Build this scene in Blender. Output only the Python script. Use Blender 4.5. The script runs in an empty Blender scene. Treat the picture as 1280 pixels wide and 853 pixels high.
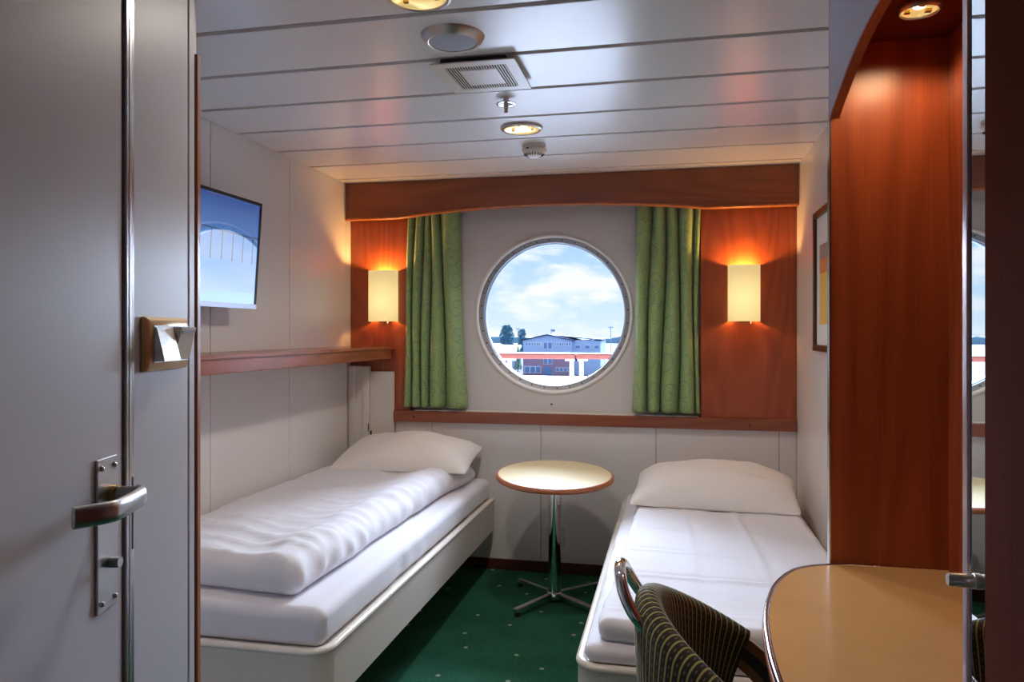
import bpy, bmesh, math, random
from mathutils import Vector, Matrix, noise
random.seed(7)
PI = math.pi
S = bpy.context.scene
C = S.collection

# ------------------------------------------------------------------ camera
YAW = math.radians(12.12)
CAMH = 1.30
cam_d = bpy.data.cameras.new('camera')
cam_d.sensor_width = 36.0
cam_d.lens = 940.0 / 1280.0 * 36.0
cam_d.shift_y = -10.5 / 1280.0
cam_d.clip_start = 0.02
cam_d.clip_end = 2000
cam = bpy.data.objects.new('camera', cam_d)
cam.location = (0, 0, CAMH)
cam.rotation_euler = (PI / 2, 0, YAW)
C.objects.link(cam)
S.camera = cam

# ------------------------------------------------------------------ exposure
S.view_settings.view_transform = 'Standard'
S.view_settings.look = 'None'
S.view_settings.exposure = 0.18
S.view_settings.gamma = 1.0
S.view_settings.use_curve_mapping = False
S.cycles.max_bounces = 10
S.cycles.diffuse_bounces = 6
S.cycles.sample_clamp_indirect = 6.0

# ------------------------------------------------------------------ world: blue sky with clouds
W = bpy.data.worlds.new('world')
S.world = W
W.use_nodes = True
nt = W.node_tree
N, L = nt.nodes, nt.links
N.clear()
wo = N.new('ShaderNodeOutputWorld'); bg = N.new('ShaderNodeBackground')
tc = N.new('ShaderNodeTexCoord'); sep = N.new('ShaderNodeSeparateXYZ')
L.new(tc.outputs['Generated'], sep.inputs[0])
mp = N.new('ShaderNodeMapping'); mp.inputs['Scale'].default_value = (9, 9, 26)
L.new(tc.outputs['Generated'], mp.inputs[0])
n1 = N.new('ShaderNodeTexNoise'); n1.inputs['Scale'].default_value = 1.0; n1.inputs['Detail'].default_value = 7
n1.inputs['Roughness'].default_value = .56; n1.inputs['Distortion'].default_value = .3
L.new(mp.outputs[0], n1.inputs['Vector'])
cr = N.new('ShaderNodeValToRGB')
cr.color_ramp.elements[0].position = .44; cr.color_ramp.elements[0].color = (0, 0, 0, 1)
cr.color_ramp.elements[1].position = .60; cr.color_ramp.elements[1].color = (1, 1, 1, 1)
L.new(n1.outputs['Fac'], cr.inputs[0])
gr = N.new('ShaderNodeValToRGB')
ge = gr.color_ramp.elements
ge[0].position = 0.0; ge[0].color = (.74, .88, 1.0, 1)
ge[1].position = 1.0; ge[1].color = (.16, .36, .80, 1)
e = ge.new(.05); e.color = (.60, .80, 1.0, 1)
e = ge.new(.14); e.color = (.38, .62, .98, 1)
L.new(sep.outputs['Z'], gr.inputs[0])
mx = N.new('ShaderNodeMix'); mx.data_type = 'RGBA'
mx.inputs['B'].default_value = (.98, 1.0, 1.04, 1)
L.new(gr.outputs[0], mx.inputs['A']); L.new(cr.outputs[0], mx.inputs['Factor'])
L.new(mx.outputs['Result'], bg.inputs['Color'])
bg.inputs['Strength'].default_value = 1.0
L.new(bg.outputs[0], wo.inputs[0])

# ------------------------------------------------------------------ sun (wide soft lamp, added to stand in for bright sky ahead)
sd = bpy.data.lights.new('sun', 'SUN'); sd.energy = 31.0; sd.angle = math.radians(54); sd.color = (.66, .80, 1.0)
so = bpy.data.objects.new('sun', sd)
so.rotation_euler = (math.radians(-60), 0, math.radians(4)); so.location = (0, 30, 30)
C.objects.link(so)

# ================================================================== materials
def srgb(r, g, b):
    f = lambda c: (c / 255 / 12.92) if c / 255 <= .04045 else ((c / 255 + .055) / 1.055) ** 2.4
    return (f(r), f(g), f(b), 1)

def mat(name, col, rough=.5, metal=0.0, spec=.5, coat=0.0, bump=0.0, bscale=200, emit=None, estr=0, var=0.0, vscale=6, sheen=0):
    m = bpy.data.materials.new(name); m.use_nodes = True
    n, l = m.node_tree.nodes, m.node_tree.links
    p = n['Principled BSDF']
    if len(col) == 3: col = (*col, 1)
    p.inputs['Base Color'].default_value = col
    p.inputs['Roughness'].default_value = rough
    p.inputs['Metallic'].default_value = metal
    p.inputs['Specular IOR Level'].default_value = spec
    p.inputs['Coat Weight'].default_value = coat
    p.inputs['Coat Roughness'].default_value = .12
    if sheen: p.inputs['Sheen Weight'].default_value = sheen
    if emit:
        p.inputs['Emission Color'].default_value = (*emit[:3], 1); p.inputs['Emission Strength'].default_value = estr
    t = n.new('ShaderNodeTexCoord')
    if var:
        no = n.new('ShaderNodeTexNoise'); no.inputs['Scale'].default_value = vscale; no.inputs['Detail'].default_value = 5
        l.new(t.outputs['Object'], no.inputs['Vector'])
        mxx = n.new('ShaderNodeMix'); mxx.data_type = 'RGBA'
        mxx.inputs['A'].default_value = (*[c * (1 - var) for c in col[:3]], 1)
        mxx.inputs['B'].default_value = (*[min(1, c * (1 + var)) for c in col[:3]], 1)
        l.new(no.outputs['Fac'], mxx.inputs['Factor']); l.new(mxx.outputs['Result'], p.inputs['Base Color'])
    if bump:
        nb = n.new('ShaderNodeTexNoise'); nb.inputs['Scale'].default_value = bscale; nb.inputs['Detail'].default_value = 3
        l.new(t.outputs['Object'], nb.inputs['Vector'])
        b = n.new('ShaderNodeBump'); b.inputs['Strength'].default_value = bump; b.inputs['Distance'].default_value = .004
        l.new(nb.outputs['Fac'], b.inputs['Height']); l.new(b.outputs[0], p.inputs['Normal'])
    return m

def wood(name, c1, c2, axis='z', rough=.33, coat=.25, fig=1.0):
    m = bpy.data.materials.new(name); m.use_nodes = True
    n, l = m.node_tree.nodes, m.node_tree.links
    p = n['Principled BSDF']
    p.inputs['Roughness'].default_value = rough
    p.inputs['Coat Weight'].default_value = coat; p.inputs['Coat Roughness'].default_value = .2
    t = n.new('ShaderNodeTexCoord')
    def layer(sc_al, sc_ac, detail, dist):
        mpn = n.new('ShaderNodeMapping')
        s = [sc_ac] * 3; s['xyz'.index(axis)] = sc_al
        mpn.inputs['Scale'].default_value = s
        l.new(t.outputs['Object'], mpn.inputs[0])
        no = n.new('ShaderNodeTexNoise'); no.inputs['Scale'].default_value = 1; no.inputs['Detail'].default_value = detail
        no.inputs['Distortion'].default_value = dist
        l.new(mpn.outputs[0], no.inputs['Vector'])
        return no.outputs['Fac']
    broad = layer(.9, 9, 4, .4)
    fine = layer(3.0, 170, 3, 0)
    # cathedral figure: contour lines of a slow noise stretched along the grain
    slow = layer(.55, 3.2, 1, .2)
    ml = n.new('ShaderNodeMath'); ml.operation = 'MULTIPLY'; ml.inputs[1].default_value = 26
    l.new(slow, ml.inputs[0])
    fr = n.new('ShaderNodeMath'); fr.operation = 'PINGPONG'; fr.inputs[1].default_value = 1
    l.new(ml.outputs[0], fr.inputs[0])
    a = n.new('ShaderNodeMath'); a.operation = 'MULTIPLY'; a.inputs[1].default_value = .30 * fig
    l.new(fr.outputs[0], a.inputs[0])
    b = n.new('ShaderNodeMath'); b.operation = 'MULTIPLY_ADD'; b.inputs[1].default_value = .55
    l.new(broad, b.inputs[0]); l.new(a.outputs[0], b.inputs[2])
    c = n.new('ShaderNodeMath'); c.operation = 'MULTIPLY_ADD'; c.inputs[1].default_value = .55
    l.new(fine, c.inputs[0]); l.new(b.outputs[0], c.inputs[2])
    r = n.new('ShaderNodeValToRGB')
    r.color_ramp.elements[0].position = .40; r.color_ramp.elements[0].color = (*c1, 1)
    r.color_ramp.elements[1].position = 1.0; r.color_ramp.elements[1].color = (*c2, 1)
    l.new(c.outputs[0], r.inputs[0]); l.new(r.outputs[0], p.inputs['Base Color'])
    bp = n.new('ShaderNodeBump'); bp.inputs['Strength'].default_value = .08; bp.inputs['Distance'].default_value = .002
    l.new(fine, bp.inputs['Height']); l.new(bp.outputs[0], p.inputs['Normal'])
    return m

CH1, CH2 = (.25, .048, .014), (.43, .095, .029)
M = {}
M['cherry_v'] = wood('cherry_vertical', CH1, CH2, 'z')
M['cherry_x'] = wood('cherry_along_x', (.18, .042, .013), (.31, .080, .026), 'x')
M['cherry_y'] = wood('cherry_along_y', (.26, .06, .022), (.44, .125, .045), 'y', rough=.25)
M['cherry_dark'] = wood('dark_cherry_vertical', (.10, .017, .007), (.16, .028, .011), 'z', rough=.85, coat=0, fig=.5)
M['cherry_dark'].node_tree.nodes['Principled BSDF'].inputs['Specular IOR Level'].default_value = .08
M['baseboard'] = wood('dark_red_wood', (.07, .018, .008), (.12, .03, .012), 'x', fig=.4)
M['edge_wood'] = wood('orange_edge_wood', (.34, .10, .03), (.5, .16, .05), 'z')
M['table_edge'] = wood('table_rim_wood', (.40, .11, .035), (.55, .17, .055), 'x')
M['arm_wood'] = wood('chair_arm_wood', (.30, .11, .035), (.46, .19, .07), 'z', rough=.3)
M['wall'] = mat('white_laminate_wall', srgb(226, 221, 218), .30, bump=.05, bscale=350, var=.02, vscale=3)
M['seam'] = mat('wall_seam_grey', srgb(120, 112, 108), .7)
M['entry_wall'] = mat('grey_white_entry_laminate', srgb(200, 200, 208), .38, bump=.05, bscale=420, var=.02, vscale=5)
M['winwall'] = mat('greyish_window_wall', srgb(212, 206, 203), .55, bump=.05, bscale=300)
M['ceil'] = mat('satin_white_ceiling_metal', srgb(230, 230, 231), .26, spec=.85, bump=.03, bscale=60)
M['groove'] = mat('taupe_ceiling_joint', srgb(172, 150, 132), .6)
M['white_metal'] = mat('cream_painted_metal', srgb(222, 214, 204), .32, spec=.5)
M['bed_frame'] = mat('ivory_bed_frame', srgb(224, 214, 203), .35, bump=.04, bscale=200)
M['bed_rim'] = mat('ivory_glossy_bed_rim', srgb(232, 224, 212), .16, spec=.6)
M['linen'] = mat('white_bed_linen', srgb(228, 226, 231), .85, bump=.5, bscale=16, sheen=.3)
M['sheet'] = mat('white_fitted_sheet', srgb(226, 224, 230), .8, bump=.10, bscale=30, sheen=.3)
M['pillowcase'] = mat('white_pillowcase', srgb(238, 232, 226), .85, bump=.12, bscale=45, sheen=.3)
M['chrome'] = mat('polished_chrome', (.75, .75, .77), .08, metal=1)
M['steel'] = mat('brushed_steel', (.50, .50, .52), .32, metal=1, bump=.05, bscale=400)
M['alu'] = mat('aluminium_profile', (.62, .62, .66), .22, metal=1)
M['brass'] = mat('brass_ring', (.65, .42, .15), .25, metal=1)
M['gold_plate'] = mat('champagne_gold_switch_plate', srgb(205, 170, 120), .30, metal=.35)
M['rocker'] = mat('ivory_rocker', srgb(235, 230, 220), .25)
M['rocker_tan'] = mat('tan_rocker_side', srgb(196, 160, 108), .3)
M['black'] = mat('black_plastic', (.012, .012, .014), .35)
M['rubber'] = mat('black_rubber', (.015, .015, .015), .7)
M['cream_top'] = mat('cream_laminate_tabletop', srgb(236, 217, 166), .28, var=.05, vscale=14, spec=.6)
M['desk_top'] = mat('honey_marbled_laminate', srgb(216, 170, 112), .22, var=.10, vscale=9, spec=.6)
M['desk_edge'] = mat('dark_purple_metal_edge', (.30, .24, .27), .15, metal=.9)
M['lilac'] = mat('lilac_grey_laminate', srgb(176, 168, 186), .45, var=.03)
M['mirror'] = mat('mirror_glass', (.80, .86, .87), .012, metal=1)
M['mirror_trim'] = mat('rosy_metal_trim', (.55, .42, .43), .28, metal=.85)
M['speaker_mesh'] = mat('grey_speaker_mesh', srgb(170, 178, 190), .6, bump=.3, bscale=900)
M['satin_nickel'] = mat('satin_nickel', (.60, .55, .50), .36, metal=1)
M['detector'] = mat('off_white_plastic', srgb(214, 204, 192), .45)
M['dark_slot'] = mat('dark_slot', (.03, .03, .035), .8)
M['lens_white'] = mat('white_detector_lens', srgb(245, 245, 245), .3)
M['reflector'] = mat('golden_lamp_reflector', (.9, .72, .40), .18, metal=1, emit=(1, .72, .25), estr=.55)
M['lamp_glow'] = mat('lamp_bulb_glow', (1, 1, 1), .5, emit=(1, .86, .55), estr=9)
M['porthole_flange'] = mat('grey_porthole_flange', (.36, .36, .38), .38, metal=.5)
M['porthole_bead'] = mat('white_porthole_bead', srgb(238, 234, 228), .25)
M['bolt'] = mat('dark_bolt_head', (.07, .05, .04), .5, metal=.5)
M['frame_dark'] = mat('dark_walnut_picture_frame', (.075, .035, .018), .3, var=.2, vscale=30)
M['paper'] = mat('white_picture_mat', srgb(232, 230, 226), .7)
M['print_orange'] = mat('orange_print', srgb(222, 130, 70), .6, var=.35, vscale=40)
M['print_yellow'] = mat('yellow_print', srgb(232, 190, 92), .6, var=.15, vscale=12)
M['print_grey'] = mat('grey_print', srgb(150, 140, 140), .6, var=.2, vscale=40)
M['grey_case'] = mat('grey_socket_plate', srgb(214, 208, 200), .4)

# shade of the wall lamps: woven, ribbed, lit from inside
def shade_mat():
    m = bpy.data.materials.new('ribbed_cream_lampshade'); m.use_nodes = True
    n, l = m.node_tree.nodes, m.node_tree.links
    p = n['Principled BSDF']; p.inputs['Roughness'].default_value = .8
    p.inputs['Base Color'].default_value = (.55, .46, .26, 1)
    t = n.new('ShaderNodeTexCoord')
    w = n.new('ShaderNodeTexWave'); w.bands_direction = 'X'; w.inputs['Scale'].default_value = 75; w.inputs['Distortion'].default_value = .3
    l.new(t.outputs['Object'], w.inputs['Vector'])
    # glow of the bulb behind the cloth
    vl = n.new('ShaderNodeVectorMath'); vl.operation = 'DISTANCE'; vl.inputs[1].default_value = (0, -.06, .115)
    l.new(t.outputs['Object'], vl.inputs[0])
    r = n.new('ShaderNodeMapRange'); r.inputs['From Min'].default_value = .0; r.inputs['From Max'].default_value = .15
    r.inputs['To Min'].default_value = .98; r.inputs['To Max'].default_value = .50
    l.new(vl.outputs['Value'], r.inputs['Value'])
    mu = n.new('ShaderNodeMath'); mu.operation = 'MULTIPLY_ADD'; mu.inputs[1].default_value = .08
    l.new(w.outputs['Fac'], mu.inputs[0]); l.new(r.outputs[0], mu.inputs[2])
    l.new(mu.outputs[0], p.inputs['Emission Strength'])
    p.inputs['Emission Color'].default_value = (1.0, .74, .30, 1)
    return m
M['shade'] = shade_mat()

# carpet
def carpet_mat():
    m = bpy.data.materials.new('green_dotted_carpet'); m.use_nodes = True
    n, l = m.node_tree.nodes, m.node_tree.links
    p = n['Principled BSDF']; p.inputs['Roughness'].default_value = .95; p.inputs['Specular IOR Level'].default_value = .15
    t = n.new('ShaderNodeTexCoord')
    v = n.new('ShaderNodeTexVoronoi'); v.inputs['Scale'].default_value = 3.9; v.inputs['Randomness'].default_value = .75
    v.voronoi_dimensions = '2D'
    l.new(t.outputs['Object'], v.inputs['Vector'])
    lt = n.new('ShaderNodeMath'); lt.operation = 'LESS_THAN'; lt.inputs[1].default_value = .036
    l.new(v.outputs['Distance'], lt.inputs[0])
    no = n.new('ShaderNodeTexNoise'); no.inputs['Scale'].default_value = 130; no.inputs['Detail'].default_value = 4
    l.new(t.outputs['Object'], no.inputs['Vector'])
    nb = n.new('ShaderNodeTexNoise'); nb.inputs['Scale'].default_value = 5; nb.inputs['Detail'].default_value = 4
    l.new(t.outputs['Object'], nb.inputs['Vector'])
    ad = n.new('ShaderNodeMath'); ad.operation = 'MULTIPLY_ADD'; ad.inputs[1].default_value = .5
    l.new(nb.outputs['Fac'], ad.inputs[0]); l.new(no.outputs['Fac'], ad.inputs[2])
    r = n.new('ShaderNodeValToRGB')
    r.color_ramp.elements[0].position = .45; r.color_ramp.elements[0].color = (.008, .052, .030, 1)
    r.color_ramp.elements[1].position = 1.0; r.color_ramp.elements[1].color = (.030, .155, .088, 1)
    l.new(ad.outputs[0], r.inputs[0])
    mxx = n.new('ShaderNodeMix'); mxx.data_type = 'RGBA'; mxx.inputs['B'].default_value = (.36, .40, .30, 1)
    l.new(r.outputs[0], mxx.inputs['A']); l.new(lt.outputs[0], mxx.inputs['Factor'])
    l.new(mxx.outputs['Result'], p.inputs['Base Color'])
    b = n.new('ShaderNodeBump'); b.inputs['Strength'].default_value = .6; b.inputs['Distance'].default_value = .004
    l.new(no.outputs['Fac'], b.inputs['Height']); l.new(b.outputs[0], p.inputs['Normal'])
    return m
M['carpet'] = carpet_mat()

# curtain with scroll-work weave (UV in metres)
def curtain_mat():
    m = bpy.data.materials.new('green_scroll_curtain_cloth'); m.use_nodes = True
    n, l = m.node_tree.nodes, m.node_tree.links
    p = n['Principled BSDF']; p.inputs['Roughness'].default_value = .75; p.inputs['Sheen Weight'].default_value = .15
    def ma(op, a, b=None, c=None):
        k = n.new('ShaderNodeMath'); k.operation = op
        for i, x in enumerate((a, b, c)):
            if x is None: continue
            if isinstance(x, (int, float)): k.inputs[i].default_value = x
            else: l.new(x, k.inputs[i])
        return k.outputs[0]
    uv = n.new('ShaderNodeUVMap')
    def scrolls(scale, off, turns):
        mpn = n.new('ShaderNodeMapping'); mpn.inputs['Scale'].default_value = (scale, scale, 1); mpn.inputs['Location'].default_value = (off, off * .7, 0)
        l.new(uv.outputs[0], mpn.inputs[0])
        v = n.new('ShaderNodeTexVoronoi'); v.voronoi_dimensions = '2D'; v.inputs['Scale'].default_value = 1; v.inputs['Randomness'].default_value = .55
        l.new(mpn.outputs[0], v.inputs['Vector'])
        sb = n.new('ShaderNodeVectorMath'); sb.operation = 'SUBTRACT'
        l.new(mpn.outputs[0], sb.inputs[0]); l.new(v.outputs['Position'], sb.inputs[1])
        sp = n.new('ShaderNodeSeparateXYZ'); l.new(sb.outputs[0], sp.inputs[0])
        sc = n.new('ShaderNodeSeparateColor'); l.new(v.outputs['Color'], sc.inputs[0])
        flip = ma('SUBTRACT', ma('MULTIPLY', ma('GREATER_THAN', sc.outputs[0], .5), 2), 1)
        ang = ma('DIVIDE', ma('ARCTAN2', sp.outputs['Y'], ma('MULTIPLY', sp.outputs['X'], flip)), 2 * PI)
        r = v.outputs['Distance']
        f = ma('ABSOLUTE', ma('SUBTRACT', ma('FRACT', ma('ADD', ma('MULTIPLY', r, turns), ma('ADD', ang, sc.outputs[1]))), .5))
        line = ma('LESS_THAN', f, .115)
        return ma('MULTIPLY', line, ma('MULTIPLY', ma('LESS_THAN', r, .46), ma('GREATER_THAN', r, .06)))
    s1 = scrolls(11, .3, 5.5)
    s2 = scrolls(7, 3.1, 3.2)
    s = ma('MINIMUM', ma('ADD', ma('MULTIPLY', s1, .8), ma('MULTIPLY', s2, .5)), 1)
    no = n.new('ShaderNodeTexNoise'); no.inputs['Scale'].default_value = 300
    l.new(uv.outputs[0], no.inputs['Vector'])
    mxx = n.new('ShaderNodeMix'); mxx.data_type = 'RGBA'
    mxx.inputs['A'].default_value = (.29, .41, .16, 1); mxx.inputs['B'].default_value = (.13, .20, .15, 1)
    l.new(ma('MULTIPLY', s, .75), mxx.inputs['Factor']); l.new(mxx.outputs['Result'], p.inputs['Base Color'])
    b = n.new('ShaderNodeBump'); b.inputs['Strength'].default_value = .15; b.inputs['Distance'].default_value = .002
    l.new(no.outputs['Fac'], b.inputs['Height']); l.new(b.outputs[0], p.inputs['Normal'])
    return m
M['curtain'] = curtain_mat()
M['curtain_lining'] = mat('dark_green_curtain_lining', (.02, .045, .02), .9)

# striped chair cloth (UV: u counts stripes, v in metres)
def chair_mat():
    m = bpy.data.materials.new('dark_striped_upholstery'); m.use_nodes = True
    n, l = m.node_tree.nodes, m.node_tree.links
    p = n['Principled BSDF']; p.inputs['Roughness'].default_value = .85; p.inputs['Sheen Weight'].default_value = .2
    def ma(op, a, b=None, c=None):
        k = n.new('ShaderNodeMath'); k.operation = op
        for i, x in enumerate((a, b, c)):
            if x is None: continue
            if isinstance(x, (int, float)): k.inputs[i].default_value = x
            else: l.new(x, k.inputs[i])
        return k.outputs[0]
    uv = n.new('ShaderNodeUVMap'); sp = n.new('ShaderNodeSeparateXYZ'); l.new(uv.outputs[0], sp.inputs[0])
    fu = ma('ABSOLUTE', ma('SUBTRACT', ma('FRACT', sp.outputs['X']), .5))
    stripe = ma('LESS_THAN', fu, .115)
    half = ma('MULTIPLY', ma('GREATER_THAN', fu, .44), ma('GREATER_THAN', ma('FRACT', ma('MULTIPLY', sp.outputs['Y'], 55)), .62))
    weave = n.new('ShaderNodeTexNoise'); weave.inputs['Scale'].default_value = 500
    t = n.new('ShaderNodeTexCoord'); l.new(t.outputs['Object'], weave.inputs['Vector'])
    r = n.new('ShaderNodeValToRGB')
    r.color_ramp.elements[0].color = (.008, .006, .008, 1); r.color_ramp.elements[1].color = (.050, .036, .032, 1)
    l.new(weave.outputs['Fac'], r.inputs[0])
    m1 = n.new('ShaderNodeMix'); m1.data_type = 'RGBA'; m1.inputs['B'].default_value = (.50, .47, .13, 1)
    l.new(r.outputs[0], m1.inputs['A']); l.new(stripe, m1.inputs['Factor'])
    m2 = n.new('ShaderNodeMix'); m2.data_type = 'RGBA'; m2.inputs['B'].default_value = (.22, .20, .12, 1)
    l.new(m1.outputs['Result'], m2.inputs['A']); l.new(half, m2.inputs['Factor'])
    l.new(m2.outputs['Result'], p.inputs['Base Color'])
    b = n.new('ShaderNodeBump'); b.inputs['Strength'].default_value = .25; b.inputs['Distance'].default_value = .002
    l.new(weave.outputs['Fac'], b.inputs['Height']); l.new(b.outputs[0], p.inputs['Normal'])
    return m
M['chair_cloth'] = chair_mat()

def glass_mat(name, tint=(1, 1, 1), refl=1.0):
    m = bpy.data.materials.new(name); m.use_nodes = True
    n, l = m.node_tree.nodes, m.node_tree.links
    n.remove(n['Principled BSDF'])
    o = n['Material Output']
    tr = n.new('ShaderNodeBsdfTransparent'); tr.inputs[0].default_value = (*tint, 1)
    gl = n.new('ShaderNodeBsdfGlossy'); gl.inputs['Roughness'].default_value = .02
    fr = n.new('ShaderNodeFresnel'); fr.inputs['IOR'].default_value = 1.35
    ms = n.new('ShaderNodeMixShader')
    l.new(fr.outputs[0], ms.inputs[0]); l.new(tr.outputs[0], ms.inputs[1]); l.new(gl.outputs[0], ms.inputs[2])
    l.new(ms.outputs[0], o.inputs[0])
    return m
M['glass'] = glass_mat('porthole_glass', (.97, .98, 1.0))

# television picture: blue dusk sky behind a thin dark railing, on a glossy panel
def tv_mat():
    m = mat('television_picture', (.004, .005, .008), .03, spec=.5)
    n, l = m.node_tree.nodes, m.node_tree.links
    p = n['Principled BSDF']
    p.inputs['IOR'].default_value = 4.6
    uv = n.new('ShaderNodeUVMap'); sp = n.new('ShaderNodeSeparateXYZ'); l.new(uv.outputs[0], sp.inputs[0])
    r = n.new('ShaderNodeValToRGB')
    r.color_ramp.elements[0].position = 0; r.color_ramp.elements[0].color = (.30, .45, .70, 1)
    r.color_ramp.elements[1].position = 1; r.color_ramp.elements[1].color = (.006, .06, .26, 1)
    e = r.color_ramp.elements.new(.55); e.color = (.06, .20, .52, 1)
    l.new(sp.outputs['Y'], r.inputs[0])
    def ma(op, a, b=None):
        k = n.new('ShaderNodeMath'); k.operation = op
        for i, x in enumerate((a, b)):
            if x is None: continue
            if isinstance(x, (int, float)): k.inputs[i].default_value = x
            else: l.new(x, k.inputs[i])
        return k.outputs[0]
    # drooping top rail and posts
    d = ma('SUBTRACT', sp.outputs['X'], .95)
    top = ma('ADD', .665, ma('MULTIPLY', ma('MULTIPLY', d, d), .10))
    rail = ma('LESS_THAN', ma('ABSOLUTE', ma('SUBTRACT', sp.outputs['Y'], top)), .006)
    post = ma('LESS_THAN', ma('ABSOLUTE', ma('SUBTRACT', ma('FRACT', ma('MULTIPLY', sp.outputs['X'], 10.0)), .5)), .05)
    below = ma('MULTIPLY', ma('LESS_THAN', sp.outputs['Y'], top), ma('GREATER_THAN', sp.outputs['Y'], .40))
    k = ma('MAXIMUM', rail, ma('MULTIPLY', post, below))
    mxx = n.new('ShaderNodeMix'); mxx.data_type = 'RGBA'; mxx.inputs['B'].default_value = (.003, .01, .03, 1)
    l.new(r.outputs[0], mxx.inputs['A']); l.new(k, mxx.inputs['Factor'])
    l.new(mxx.outputs['Result'], p.inputs['Emission Color']); p.inputs['Emission Strength'].default_value = .85
    return m
M['tv_picture'] = tv_mat()

# outdoors: haze is painted into the pale, bluish colours
M['ship_white'] = mat('white_ship_paint', srgb(245, 246, 250), .4)
M['teak'] = mat('salmon_varnished_handrail', (.36, .085, .055), .5)
M['cladding'] = mat('hazy_pale_blue_cladding', (.50, .66, .93), .6, var=.05, vscale=.3)
M['brick'] = mat('hazy_mauve_brick', (.46, .29, .40), .8, var=.12, vscale=1)
M['roof'] = mat('slate_blue_roof', (.04, .07, .14), .8, spec=.1, var=.06, vscale=.4)
M['win_frame'] = mat('white_window_frame', (.92, .95, 1), .5)
M['win_pane'] = mat('blue_window_pane', (.16, .32, .62), .15)
M['leaf_dark'] = mat('hazy_blue_green_leaves', (.10, .28, .36), .8, var=.35, vscale=1.2)
M['leaf_light'] = mat('light_green_leaves', (.17, .38, .22), .8, var=.3, vscale=1.2)
M['trunk'] = mat('grey_bark', (.16, .12, .10), .9)
M['quay'] = mat('pale_quay_ground', (.085, .105, .15), .9, var=.15, vscale=.05)
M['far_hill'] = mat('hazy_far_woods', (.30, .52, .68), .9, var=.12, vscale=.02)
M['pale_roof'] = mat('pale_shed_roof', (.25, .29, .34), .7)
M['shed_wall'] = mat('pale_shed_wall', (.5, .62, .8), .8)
M['mast'] = mat('blue_grey_mast', (.30, .42, .6), .6)

# ================================================================== mesh helpers
def wloc(o):
    v = Vector((0, 0, 0))
    while o is not None:
        v += o.location; o = o.parent
    return v

def finish(name, bm, m, parent=None, smooth=False, loc=None, autos=None):
    """link a bmesh given in WORLD coordinates as one mesh object under parent (parents are never rotated)"""
    me = bpy.data.meshes.new(name)
    o = bpy.data.objects.new(name, me)
    off = Vector(loc) if loc is not None else Vector((0, 0, 0))
    base = wloc(parent) if parent is not None else Vector((0, 0, 0))
    if loc is None: off = base
    for v in bm.verts: v.co -= off
    bmesh.ops.recalc_face_normals(bm, faces=bm.faces)
    bm.to_mesh(me); bm.free()
    ms = m if isinstance(m, (list, tuple)) else [m]
    for x in ms: me.materials.append(x)
    if smooth:
        for p in me.polygons: p.use_smooth = True
        if autos: me.set_sharp_from_angle(angle=math.radians(autos))
        if autos == 40:
            w_ = o.modifiers.new('weighted_normals', 'WEIGHTED_NORMAL'); w_.keep_sharp = True; w_.weight = 100
    o.parent = parent
    o.location = off - base
    C.objects.link(o)
    return o

def tag(o, label=None, cat=None, group=None, kind=None):
    if label: o['label'] = label
    if cat: o['category'] = cat
    if group: o['group'] = group
    if kind: o['kind'] = kind
    return o

def empty(name, loc, label, cat, group=None):
    o = bpy.data.objects.new(name, None); o.location = loc; o.empty_display_size = .05
    C.objects.link(o); tag(o, label, cat, group)
    return o

def struct(o):
    o['kind'] = 'structure'; return o

def add_box(bm, lo, hi, bev=0.0, seg=2):
    r = bmesh.ops.create_cube(bm, size=1)
    vs = r['verts']
    c = [(a + b) / 2 for a, b in zip(lo, hi)]; s = [b - a for a, b in zip(lo, hi)]
    for v in vs: v.co = Vector((c[0] + v.co.x * s[0], c[1] + v.co.y * s[1], c[2] + v.co.z * s[2]))
    if bev:
        es = list({e for v in vs for e in v.link_edges})
        bmesh.ops.bevel(bm, geom=es, offset=bev, segments=seg, affect='EDGES', profile=.5)

def box(name, lo, hi, m, parent=None, bev=0.0, seg=2, loc=None):
    bm = bmesh.new(); add_box(bm, lo, hi, bev, seg)
    return finish(name, bm, m, parent, smooth=bev > 0, autos=40, loc=loc)

def add_hexa(bm, p):
    """p: 8 points, bottom loop then top loop"""
    vs = [bm.verts.new(q) for q in p]
    for f in ((3, 2, 1, 0), (4, 5, 6, 7), (0, 1, 5, 4), (1, 2, 6, 5), (2, 3, 7, 6), (3, 0, 4, 7)):
        bm.faces.new([vs[i] for i in f])
    return vs

def add_prism(bm, pts, d):
    """extrude polygon pts (3-D, planar) by vector d"""
    a = [bm.verts.new(p) for p in pts]; b = [bm.verts.new(Vector(p) + Vector(d)) for p in pts]
    bm.faces.new(a); bm.faces.new(list(reversed(b)))
    n = len(a)
    for i in range(n): bm.faces.new((a[i], b[i], b[(i + 1) % n], a[(i + 1) % n]))

def add_lathe(bm, prof, origin, axis='z', seg=48, closed=False):
    """prof: (r, h) list; revolves round axis through origin"""
    o = Vector(origin); rings = []
    for r, h in prof:
        ring = []
        if r < 1e-6:
            p = {'z': (0, 0, h), 'y': (0, h, 0), 'x': (h, 0, 0)}[axis]
            ring = [bm.verts.new(o + Vector(p))]
        else:
            for i in range(seg):
                t = 2 * PI * i / seg; c, s = r * math.cos(t), r * math.sin(t)
                p = {'z': (c, s, h), 'y': (c, h, s), 'x': (h, c, s)}[axis]
                ring.append(bm.verts.new(o + Vector(p)))
        rings.append(ring)
    if closed: rings.append(rings[0])
    for a, b in zip(rings[:-1], rings[1:]):
        for i in range(seg):
            j = (i + 1) % seg
            if len(a) == 1 and len(b) == 1: break
            if len(a) == 1: bm.faces.new((a[0], b[j], b[i]))
            elif len(b) == 1: bm.faces.new((a[i], a[j], b[0]))
            else: bm.faces.new((a[i], a[j], b[j], b[i]))

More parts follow.
